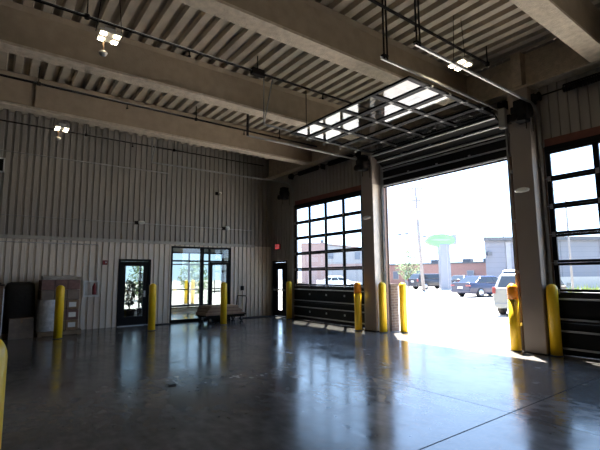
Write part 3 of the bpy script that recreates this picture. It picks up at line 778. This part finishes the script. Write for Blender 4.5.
# ------------------------------------------------------------------ pallets
def pallet(parent, w, d):
    mb = MB()
    for i in range(7): x = -w/2 + (w-0.1)*i/6; mb.box(x, x+0.1, -d/2, d/2, 0.11, 0.13)
    for y in (-d/2, -0.045, d/2-0.09): mb.box(-w/2, w/2, y, y+0.09, 0.02, 0.11)
    for x in (-w/2, -0.05, w/2-0.1): mb.box(x, x+0.1, -d/2, d/2, 0.0, 0.02)
    return mb.build('pallet_base', 'wood', parent)
t = thing('pallet_stack', 'pallet of cartons half covered in pale shrink wrap behind the bollard at left', 'pallet', (-7.50, -0.62, 0), 0.0, 'loaded pallets along the back wall')
pallet(t, 1.05, 0.95)
def cartons(parent, name, m, x0, x1, y0, y1, z0, z1, nx, ny, gap=0.006):
    mb = MB()
    for i in range(nx):
        for j in range(ny):
            a = x0+(x1-x0)*i/nx; b = y0+(y1-y0)*j/ny
            mb.box(a+gap, a+(x1-x0)/nx-gap, b+gap, b+(y1-y0)/ny-gap, z0+gap, z1-gap)
    return mb.build(name, m, parent, bevel=0.006)
for k in range(5):
    z0 = 0.13+k*0.278
    cartons(t, 'carton_layer', ('boxred' if k in (1, 4) else 'cardboard2' if k % 2 else 'cardboard'), -0.50, 0.44, -0.45, 0.45, z0, z0+0.278, 3, 3)
for k in (0, 1, 2):
    for i in (1, 2):
        xx = -0.5+0.313*i; MB().box(xx+0.06, xx+0.24, -0.4475, -0.444, 0.21+k*0.278, 0.34+k*0.278).build('carton_print', 'whitep', t)
# shrink wrap: a loose skin over the lower left half, and a roll of film bunched on top
wr_ = MB(); rings = []
for zf, a in ((0.14, 0.02), (0.4, 0.03), (0.7, 0.015), (0.98, -0.02)):
    ring = []
    for px, py in ((-0.50, 0.46), (-0.50, 0.15), (-0.50, -0.2), (-0.50, -0.46), (-0.30, -0.46), (-0.08, -0.46), (0.0 - zf*0.28, -0.46)):
        nx, ny = (-1, 0) if px == -0.5 and py > -0.46 else (0, -1)
        j = random.uniform(-0.008, 0.012)
        ring.append((px + nx*(0.02+a+j) , py + ny*(0.012+a*0.5+j), zf))
    rings.append(ring)
wr_.loft(rings, close=False, caps=False); wr_.build('shrink_wrap', 'wrap', t)
tp = MB(); rings = []
for i in range(9):
    f = i/8; x = -0.46+0.92*f
    rings.append([(x, -0.40+0.0*f, 1.335), (x, -0.25, 1.40+0.04*sin(7*f)+random.uniform(-.01, .01)), (x, 0.0, 1.43+0.03*cos(9*f)), (x, 0.25, 1.39), (x, 0.42, 1.335)])
rings = [[(p[0], p[1], p[2]+0.19) for p in r_] for r_ in rings]
tp.loft(rings, close=False, caps=False); tp.build('top_film', 'wrap', t)
# second stack, left edge
t = thing('pallet_stack', 'tall wrapped pallet of brown cartons cut off by the left edge', 'pallet', (-9.33, -0.68, 0), 0.0, 'loaded pallets along the back wall')
pallet(t, 1.05, 0.95)
for k in range(5):
    z0 = 0.13+k*0.25; cartons(t, 'carton_layer', 'cardboard', -0.5, 0.5, -0.45, 0.45, z0, z0+0.25, 3, 3)
w2 = MB(); rings = []
for zf in (0.12, 0.5, 0.9, 1.3):
    q = random.uniform(0, .05); rings.append([(0.513, -0.36-q, zf), (0.515, -0.455, zf), (0.49, -0.465, zf)])
w2.loft(rings, close=False, caps=False); w2.build('shrink_wrap', 'wrap', t)
MB().box(-0.52, 0.52, -0.47, 0.47, 1.385, 1.42).box(-0.45, 0.45, -0.40, 0.40, 1.42, 1.46).build('top_cover', 'blackwrap', t, bevel=0.02)
# black wrapped load between them, box before it
t = thing('wrapped_load', 'black wrapped load in the shadow between the two pallet stacks', 'wrapped load', (-8.44, -0.42, 0))
rings = []
for zf, s in ((0.12, 1.0), (0.5, 1.02), (0.95, 1.0), (1.30, 0.97), (1.42, 0.88), (1.46, 0.6)):
    rings.append([(0.36*s*math.copysign(abs(cos(a))**0.35, cos(a))+random.uniform(-.012, .012), 0.32*s*math.copysign(abs(sin(a))**0.35, sin(a)), zf+random.uniform(-.015, .015)) for a in [2*pi*i/20 for i in range(20)]])
MB().loft(rings).build('load', 'blackwrap', t)
m_ = MB()
for x in (-0.34, -0.05, 0.24): m_.box(x, x+0.1, -0.33, 0.33, 0, 0.12)
m_.build('pallet_base', 'wood', t)
t = thing('cardboard_box', 'low brown cardboard box on the floor before the black wrapped load', 'box', (-8.40, -0.96, 0), 0.0)
MB().box(-0.27, 0.27, -0.16, 0.16, 0, 0.52).build('carton', 'cardboard2', t, bevel=0.008)
MB().box(-0.27, 0.27, -0.025, 0.025, 0.521, 0.524).box(-0.025, 0.025, -0.163, -0.161, 0.4, 0.52).build('tape', 'cardboard', t)

# ------------------------------------------------------------------ flat cart
t = thing('platform_cart', 'low platform cart with a hoop handle in front of the storefront', 'cart', (-2.40, -0.68, 0), 0.10)
MB().box(-0.85, 0.75, -0.36, 0.36, 0.20, 0.25).build('deck', 'dark', t, bevel=0.01)
MB().box(-0.8, 0.7, -0.33, -0.29, 0.15, 0.20).box(-0.8, 0.7, 0.29, 0.33, 0.15, 0.20).build('chassis', 'dark', t)
for x in (-0.68, 0.60):
    for y in (-0.27, 0.27):
        w = MB().lathe([(0.02, y-0.02), (0.075, y-0.02), (0.078, y), (0.075, y+0.02), (0.02, y+0.02)], x, 0.078, 16, 'y').build('wheel', 'rubber', t)
        MB().box(x-0.03, x+0.03, y-0.03, y-0.022, 0.07, 0.2).box(x-0.03, x+0.03, y+0.022, y+0.03, 0.07, 0.2).build('caster_fork', 'galv', w)
MB().tube([(0.74, -0.30, 0.22), (0.80, -0.30, 0.80), (0.80, -0.26, 0.86), (0.80, 0.26, 0.86), (0.80, 0.30, 0.80), (0.74, 0.30, 0.22)], 0.016, 8).build('handle', 'dark', t)
for k in range(6):
    o = MB(); x0 = -0.90+0.03*k+random.uniform(-.03, .03); x1 = 0.66-0.06*k+random.uniform(-.05, .05); y = random.uniform(-.03, .03)
    zz = 0.253+k*0.052
    rings = [[(xx, y-0.38, zz+b), (xx, y+0.36, zz+b), (xx, y+0.36, zz+b+0.047), (xx, y-0.38, zz+b+0.047)] for xx, b in ((x0, 0.0), (x0+0.25, 0.0), (0, 0.0), (x1, 0.0))]
    o.loft(rings, smooth=False)
    ob = o.build('cardboard_sheet', 'cardsheet' if k % 2 else 'cardsheet2', None, bevel=0.004)
    ob.location = (-2.40, -0.68, 0); ob.rotation_euler = (0, 0, 0.10 + random.uniform(-0.05, 0.05))
    ordn = ['lowest', 'second lowest', 'third from the bottom', 'third from the top', 'second from the top', 'topmost'][k]
    tag(ob, f'flattened brown cardboard bundle on the platform cart, {ordn} of the pile', 'cardboard', 'cardboard bundles on the cart')

# ------------------------------------------------------------------ outside
gr = MB().box(0.02, 140, -90, 120, -0.5, -0.02).box(-60, 0.02, 4.4, 120, -0.5, -0.02).build('ground', 'asphalt')
tag(gr, 'pale sunlit concrete lot outside the open doorway', 'pavement', kind='structure')

def facing(u, depth):
    """point on the ground plan seen in direction u (pixel column) at a depth along the view axis"""
    d = fw + r2*((u-300.5)/FPX)
    return Vector((CAM.x + d.x*depth/ (d.dot(fw)), CAM.y + d.y*depth/(d.dot(fw)), 0))
AX = Vector((r2.x, r2.y, 0)).normalized(); RZ = math.atan2(AX.y, AX.x)     # facade direction of the buildings across the lot

# grey-blue building
A = facing(484, 45)
t = thing('metal_building', 'blue-grey metal building with a dark roof edge beyond the parked van', 'building', (A.x, A.y, -0.02), RZ)
VD = (A.xy - CAM.xy).normalized(); sk = VD.dot(AX.xy)/sqrt(1-VD.dot(AX.xy)**2)   # side wall runs along the line of sight
MB().prism([(0, 0), (24, 0), (24, 4), (sk*3+0.3, 3)], 'z', 0, 5.1).build('wall', 'bluegrey', t)
m_ = MB()
for i in range(9): m_.box(0.02, 24, -0.02, 0, 0.55+i*0.55, 0.565+i*0.55)
for x in (4.0, 8.1, 12.3, 16.5, 20.5): m_.box(x-0.02, x+0.02, -0.025, 0, 0, 5.1)
m_.build('panel_joint', 'roofdark', t)
MB().prism([(-0.3, -0.5), (24.4, -0.5), (24.4, 4.4), (sk*3+0.2, 3.3)], 'z', 5.1, 5.45).build('roof_edge', 'roofdark', t)
MB().box(0.3, 24, -0.05, 0, 0, 1.2).build('base_course', 'ledge', t)
MB().box(0.15, 0.6, -0.35, -0.02, 3.5, 3.9).build('wall_light', 'roofdark', t)
MB().box(2.2, 2.7, -0.10, 0.0, 0, 5.0).build('downpipe', 'palewall', t)
t = thing('roof_antenna', 'thin antenna mast on the roof of the blue-grey building', 'antenna', (*(A + AX*2.35).xy, 5.42), RZ)
MB().tube([(0, 0.6, 0), (0, 0.6, 1.6)], [0.05, 0.03], 6).build('mast', 'roofdark', t)
MB().box(-0.1, 0.1, 0.5, 0.7, 0, 0.04).build('foot', 'roofdark', t)

# red brick building
t = thing('brick_building', 'low red brick building across the lot behind the pylon sign', 'building', (37.5, 17.6, -0.02), radians(-82))
MB().box(-9.2, 7.2, 0, 3, 0, 2.85).build('wall', 'brickfar', t)
MB().box(-9.3, 7.3, -0.1, 3.1, 2.85, 3.05).build('parapet', 'roofdark', t)
for x in (-7.0, -3.4, 0.6, 3.5, 6.3):
    f = MB().box(x-0.45, x+0.45, -0.06, 0.02, 0.9, 2.0).build('window', 'palewall', t); MB().box(x-0.38, x+0.38, -0.08, -0.06, 0.97, 1.93).build('pane', 'winpane', f)
f = MB().box(-5.6, -4.6, -0.06, 0.02, 0, 2.1).build('door', 'palewall', t)
for x in (-2.2, 2.2, 4.8): MB().box(x-0.5, x+0.5, 2, 3, 3.05, 3.5).build('roof_unit', 'roofdark', t)

# pale building with pink brick end, seen through the closed window door
B = facing(302, 52)
t = thing('pale_building', 'pale building with a pink brick end seen through the window door', 'building', (B.x, B.y, -0.02), RZ)
MB().box(0, 3.0, 0, 9, 0, 5.4).build('brick_wall', 'brickpink', t)
MB().prism([(3.0, 0), (9.3, 0), (9.3, 4.6), (3.0, 5.3)], 'y', 0.2, 9).build('wall', 'palewall', t)
MB().box(3.0, 9.3, 0.14, 0.2, 2.35, 2.95).build('pink_band', 'brickpink', t)
MB().prism([(2.9, 5.35), (9.4, 4.62), (9.4, 4.75), (2.9, 5.48)], 'y', 0.05, 9).box(-0.08, 3.05, -0.08, 9, 5.4, 5.55).build('roof_edge', 'brickpink', t)
for x, z in ((3.6, 3.55), (6.9, 3.45)):
    f = MB().box(x-0.4, x+0.4, 0.12, 0.2, z-0.05, z+1.0).build('window', 'palewall', t); MB().box(x-0.33, x+0.33, 0.10, 0.12, z+0.02, z+0.93).build('pane', 'winpane', f)
MB().box(2.4, 2.8, 1, 1.4, 5.5, 6.0).build('vent_stack', 'winpane', t)

# pylon sign
Pp = facing(443, 42.5)
t = thing('pylon_sign', 'green oval sign on a pale blue-grey pylon out in the lot', 'sign', (Pp.x, Pp.y, -0.02), RZ)
MB().box(-0.50, 0.50, -0.35, 0.35, 0, 4.6).build('pylon', 'pylon', t, bevel=0.03)
MB().box(0.18, 0.20, -0.36, -0.35, 0, 4.5).box(-0.7, 0.7, -0.5, 0.5, 0, 0.12).build('pylon_joint', 'ledge', t)
el = [(1.45*cos(a)-0.35, 4.98+0.64*sin(a)) for a in [2*pi*i/40 for i in range(40)]]
m_ = MB(); m_.loft([[(p[0]*1.0, y, p[1]) for p in el] for y in (-0.32, 0.30)], smooth=False); m_.build('sign_body', 'green', t)
el2 = [((p[0]+0.35)*0.70-0.35, (p[1]-4.98)*0.16+5.02) for p in el]
m_ = MB(); m_.loft([[(p[0], y, p[1]) for p in el2] for y in (-0.345, -0.32)], smooth=False); m_.build('sign_band', 'palegreen', t)
MB().box(0.85, 1.28, -0.28, 0.28, 4.55, 5.55).build('end_cap', 'pylon', t, bevel=0.05)

# utility pole with wires
U = facing(421.5, 40.5)
t = thing('utility_pole', 'tall pale utility pole with crossarms left of the pylon sign', 'utility pole', (U.x, U.y, -0.02), RZ)
MB().tube([(0, 0, 0), (-0.25, 0, 5), (-0.42, 0, 10.3)], [0.17, 0.14, 0.10], 10).build('pole', 'polewood', t)
for z, w in ((9.9, 0.75), (8.75, 0.45)):
    a = MB().box(-0.42-w, -0.42+w, -0.06, 0.06, z-0.06, z+0.06).build('crossarm', 'polewood', t)
    mb = MB()
    for x in (-w+0.08, -w*0.35, w*0.35, w-0.08): mb.lathe([(0.05, z+0.06), (0.06, z+0.12), (0.03, z+0.2)], x-0.42, 0, 8)
    mb.build('insulator', 'polewood', a)
MB().tube([(-0.36, 0, 7.6), (-0.38, -0.3, 7.9), (-0.36, -0.3, 6.9)], 0.10, 8).build('transformer', 'lampgrey', t)
t = thing('overhead_cable', 'thin overhead cable with dark splice boxes left of the utility pole', 'cable', (U.x, U.y, 5.4), RZ)
MB().tube([(-0.42, 0, 0.0), (-1.4, -0.3, -0.02), (-3.0, -0.9, -0.12), (-6.5, -2, 0.1)], 0.018, 5).tube([(-0.25, 0, -0.1), (1.5, 1, -0.15)], 0.018, 5).build('cable', 'roofdark', t)
for x, y, z in ((-1.45, -0.3, 0.06), (-2.2, -0.6, -0.05), (0.42, 0.3, -0.12)): MB().box(x-0.2, x+0.12, y-0.06, y+0.06, z-0.09, z+0.06).build('splice_box', 'roofdark', t)

# street lamp through the right-edge door
Lp = facing(568, 30)
t = thing('street_lamp', 'tall street lamp seen through the right edge door', 'street lamp', (Lp.x, Lp.y, -0.02), RZ)
MB().tube([(0, 0, 0), (0, 0, 7.6)], [0.08, 0.05], 8).build('pole', 'polewood', t)
MB().tube([(0, 0, 7.55), (-0.45, 0, 7.62)], 0.03, 6).build('arm', 'polewood', t)
MB().box(-0.75, -0.25, -0.12, 0.12, 7.56, 7.68).build('lamp_head', 'lampgrey', t)

# tree
Tp = facing(407, 50)
t = thing('young_tree', 'pale green young tree left of the utility pole', 'tree', (Tp.x, Tp.y, -0.02))
tr = MB().tube([(0, 0, 0), (0.05, 0, 1.0), (0, 0.05, 2.4)], [0.10, 0.08, 0.05], 8)
for i in range(9):
    a = i*2.4; z = 1.0+0.2*i
    tr.tube([(0.02, 0, z), (0.55*cos(a), 0.55*sin(a), z+0.6), (0.95*cos(a), 0.95*sin(a), z+1.3)], [0.04, 0.025, 0.01], 6)
tr.build('trunk', 'bark', t)
lf = MB()
for i in range(1500):
    a = random.uniform(0, 2*pi); zz = random.uniform(0, 1); rad = 1.55*sqrt(random.random())*(sin(pi*min(0.98, max(0.08, zz*0.92+0.06)))**0.7)
    c0 = Vector((rad*cos(a), rad*sin(a), 0.95+3.4*zz)); s = random.uniform(0.06, 0.15)
    d1 = Vector((random.uniform(-1, 1), random.uniform(-1, 1), random.uniform(-1, 1))).normalized(); d2 = d1.orthogonal().normalized()
    lf.quad([c0-d1*s, c0+d2*s*0.5, c0+d1*s, c0-d2*s*0.5])
lf.build('foliage', 'leaf', t)

# weeds strip
G = facing(600, 36)
wd = MB()
for i in range(1400):
    x = random.uniform(-5.5, 9); y = random.uniform(-0.8, 0.8); hh = random.uniform(0.12, 0.45) * (1.7 if random.random() < 0.12 else 1)
    a = random.uniform(0, pi); w = random.uniform(0.03, 0.09)
    wd.quad([(x-w*cos(a), y-w*sin(a), 0), (x+w*cos(a), y+w*sin(a), 0), (x+random.uniform(-.1, .1), y+random.uniform(-.1, .1), hh)])
wd = wd.build('weeds', 'weed'); wd.location = (G.x, G.y, -0.02); wd.rotation_euler = (0, 0, RZ)
tag(wd, 'yellow-green weeds along the foot of the blue-grey building', 'weeds', kind='stuff')

# ------------------------------------------------------------------ cars (length along +x, rear at x=0, heading +x)
def car(label, paint, loc, rz, L, W, prof_low, prof_top, wheel_x, wr=0.33, rear_glass=None, van=False, group=None):
    t = thing('parked_car', label, 'car', loc, rz, 'cars parked outside')
    # lower body: stations along x with rounded cross sections
    rings = []
    for x, zb, zt, w in prof_low:
        hw = W/2*w
        rings.append([(x, -hw*0.86, zb), (x, -hw*0.97, zb+0.10), (x, -hw, zb+(zt-zb)*0.5), (x, -hw*0.97, zt-0.08), (x, -hw*0.86, zt),
                      (x, hw*0.86, zt), (x, hw*0.97, zt-0.08), (x, hw, zb+(zt-zb)*0.5), (x, hw*0.97, zb+0.10), (x, hw*0.86, zb)])
    MB().loft(rings).build('body', paint, t)
    # greenhouse
    xr0, xr1, xf1, xf0, zb, zt = prof_top     # rear base, rear roof, front roof, front base
    hb, ht = W/2*0.93, W/2*0.76
    def sect(f):  # f 0..1 height
        return [(xr0+(xr1-xr0)*f, -(hb+(ht-hb)*f), zb+(zt-zb)*f), (xf0+(xf1-xf0)*f, -(hb+(ht-hb)*f), zb+(zt-zb)*f), (xf0+(xf1-xf0)*f, hb+(ht-hb)*f, zb+(zt-zb)*f), (xr0+(xr1-xr0)*f, hb+(ht-hb)*f, zb+(zt-zb)*f)]
    cabn = MB().loft([sect(0), sect(0.9), [(p[0]*0.97+0.03*(xr1+xf1)/2, p[1]*0.9, zt+0.03) for p in sect(1)]], smooth=False).build('cabin', paint, t, bevel=0.05)
    def lerp(a, b, f): return tuple(a[i]+(b[i]-a[i])*f for i in range(3))
    lo, hi = sect(0.10), sect(0.86)
    def pane(i, j, u0, u1, off):
        return [tuple(Vector(lerp(lo[i], lo[j], u0))+Vector(off)), tuple(Vector(lerp(lo[i], lo[j], u1))+Vector(off)), tuple(Vector(lerp(hi[i], hi[j], u1))+Vector(off)), tuple(Vector(lerp(hi[i], hi[j], u0))+Vector(off))]
    def slab(mb, q, off):
        b = [tuple(Vector(p)-Vector(off)*3) for p in q]; mb.loft([b, q], smooth=False)
    mb = MB(); slab(mb, pane(3, 0, 0.07, 0.93, (-0.012, 0, 0.004)), (-0.012, 0, 0.004)); mb.build('rear_window', 'carglass', cabn)
    mb = MB(); slab(mb, pane(1, 2, 0.06, 0.94, (0.012, 0, 0.004)), (0.012, 0, 0.004)); mb.build('windscreen', 'carglass', cabn)
    for i, j, off in ((0, 1, (0, -0.012, 0.003)), (3, 2, (0, 0.012, 0.003))):
        mb = MB()
        for u0, u1 in ((0.07, 0.30), (0.335, 0.62), (0.65, 0.93)): slab(mb, pane(i, j, u0, u1, off), off)
        mb.build('side_window', 'carglass', cabn)
    for x in wheel_x:
        for y in (-W/2+0.10, W/2-0.10):
            s = 1 if y > 0 else -1
            wh = MB().lathe([(wr*0.6, y-0.10), (wr*0.95, y-0.11), (wr, y-0.07), (wr, y+0.07), (wr*0.95, y+0.11), (wr*0.6, y+0.10)], x, wr, 22, 'y').build('wheel', 'rubber', t)
            MB().lathe([(0.02, y+s*0.085), (wr*0.6, y+s*0.085), (wr*0.66, y+s*0.115), (wr*0.2, y+s*0.10), (0.02, y+s*0.105)], x, wr, 16, 'y').build('hub_cap', 'hub', wh)
    x0, zb0, zt0, w0 = prof_low[0]
    for s in (-1, 1):
        if van: MB().box(x0-0.03, x0+0.12, s*W/2*0.84, s*W/2*0.96, 0.86, 1.10).build('tail_lamp', 'tail', t, bevel=0.01)
        else: MB().box(x0-0.02, x0+0.15, s*W/2*0.55, s*W/2*0.92, zt0-0.22, zt0-0.12).build('tail_lamp', 'tail', t, bevel=0.01)
        MB().box(L-0.12, L-0.005, s*W/2*0.5, s*W/2*0.88, 0.62, 0.75).build('headlamp', 'plate', t)
        MB().box(xf0-0.25, xf0-0.10, s*(W/2-0.02), s*(W/2+0.14), zb+0.02, zb+0.16).build('side_mirror', paint, t)
    MB().box(x0-0.025, x0+0.02, -0.22, 0.22, zt0-0.38 if not van else 0.78, zt0-0.25 if not van else 0.92).build('licence_plate', 'plate', t)
    MB().box(x0-0.05, x0+0.2, -W/2*0.9, W/2*0.9, 0.33, 0.50).build('rear_bumper', paint, t, bevel=0.03)
    return t
sed_low = [(0.0, 0.38, 0.98, 0.86), (0.12, 0.26, 1.03, 0.95), (0.9, 0.22, 1.02, 1.0), (2.4, 0.20, 0.96, 1.0), (3.6, 0.22, 0.92, 0.99), (4.4, 0.24, 0.80, 0.94), (4.75, 0.36, 0.66, 0.80)]
car('dark navy sedan parked across the lot between the pylon sign and the silver van', 'navy', (17.1, 2.35, -0.02), radians(-12), 4.75, 1.85, sed_low, (0.55, 1.25, 2.65, 3.45, 0.95, 1.43), (0.95, 3.75))
car('dark sedan parked far behind the navy sedan', 'charcoal', (32.9, 13.2, -0.02), radians(4), 4.75, 1.85, sed_low, (0.55, 1.25, 2.65, 3.45, 0.95, 1.43), (0.95, 3.75))
suv_low = [(0.0, 0.45, 1.10, 0.90), (0.12, 0.36, 1.15, 0.97), (0.9, 0.32, 1.14, 1.0), (3.0, 0.32, 1.10, 1.0), (4.0, 0.34, 1.06, 0.98), (4.5, 0.38, 0.98, 0.94), (4.7, 0.5, 0.8, 0.84)]
car('dark sport utility vehicle half hidden behind the utility pole', 'charcoal', (26.6, 13.9, -0.02), radians(-18), 4.7, 1.9, suv_low, (0.12, 0.45, 2.9, 3.6, 1.10, 1.62), (0.95, 3.7), wr=0.36, van=True)
van_low = [(0.0, 0.42, 1.05, 0.93), (0.10, 0.30, 1.10, 0.98), (0.9, 0.26, 1.10, 1.0), (3.2, 0.26, 1.06, 1.0), (4.2, 0.28, 1.0, 0.97), (4.8, 0.3, 0.85, 0.92), (5.05, 0.4, 0.7, 0.8)]
car('silver minivan parked just outside the right side of the doorway', 'silver', (6.60, -6.74, -0.02), radians(13), 5.05, 1.95, van_low, (0.06, 0.38, 3.3, 4.3, 1.04, 1.58), (1.0, 4.0), wr=0.34, van=True)
Cw = facing(338, 46)
car('pale sedan parked before the pink brick building, seen through the window door', 'whitecar', (Cw.x-AX.x*2.4, Cw.y-AX.y*2.4, -0.02), RZ, 4.75, 1.85, sed_low, (0.55, 1.25, 2.65, 3.45, 0.95, 1.43), (0.95, 3.75))
Cv = facing(507, 36)
car('white minivan parked far away behind the silver minivan', 'whitecar', (Cv.x, Cv.y, -0.02), radians(5), 5.05, 1.95, van_low, (0.06, 0.38, 3.3, 4.3, 1.04, 1.58+0.3), (1.0, 4.0), wr=0.34, van=True)

# ------------------------------------------------------------------ light
sd = bpy.data.lights.new('sun', 'SUN'); sd.energy = 42.0; sd.angle = radians(0.6); sd.color = (1.0, 0.95, 0.87)
so = bpy.data.objects.new('sun', sd); COL.objects.link(so)
so.rotation_euler = Vector((-0.275, -0.285, -1.0)).to_track_quat('-Z', 'Y').to_euler(); so.location = (8, 8, 30)
w = bpy.data.worlds.new('sky'); S.world = w; w.use_nodes = True
nt = w.node_tree
bg = nt.nodes['Background']
tc = nt.nodes.new('ShaderNodeTexCoord'); sp = nt.nodes.new('ShaderNodeSeparateXYZ'); nt.links.new(tc.outputs['Generated'], sp.inputs[0])
rp = nt.nodes.new('ShaderNodeValToRGB'); nt.links.new(sp.outputs[2], rp.inputs[0])
rp.color_ramp.elements[0].position = 0.0; rp.color_ramp.elements[0].color = (0.56, 0.75, 1.0, 1)
rp.color_ramp.elements[1].position = 0.55; rp.color_ramp.elements[1].color = (0.34, 0.56, 1.0, 1)
nt.links.new(rp.outputs[0], bg.inputs[0]); bg.inputs[1].default_value = 4.3

vs = S.view_settings
S.display_settings.display_device = 'sRGB'
vs.view_transform = 'Standard'; vs.look = 'None'; vs.exposure = 0.1; vs.gamma = 1.0; vs.use_curve_mapping = False
S.cycles.use_denoising = True
S.cycles.max_bounces = 10; S.cycles.diffuse_bounces = 6; S.cycles.glossy_bounces = 4; S.cycles.transparent_max_bounces = 16
S.cycles.sample_clamp_indirect = 6.0
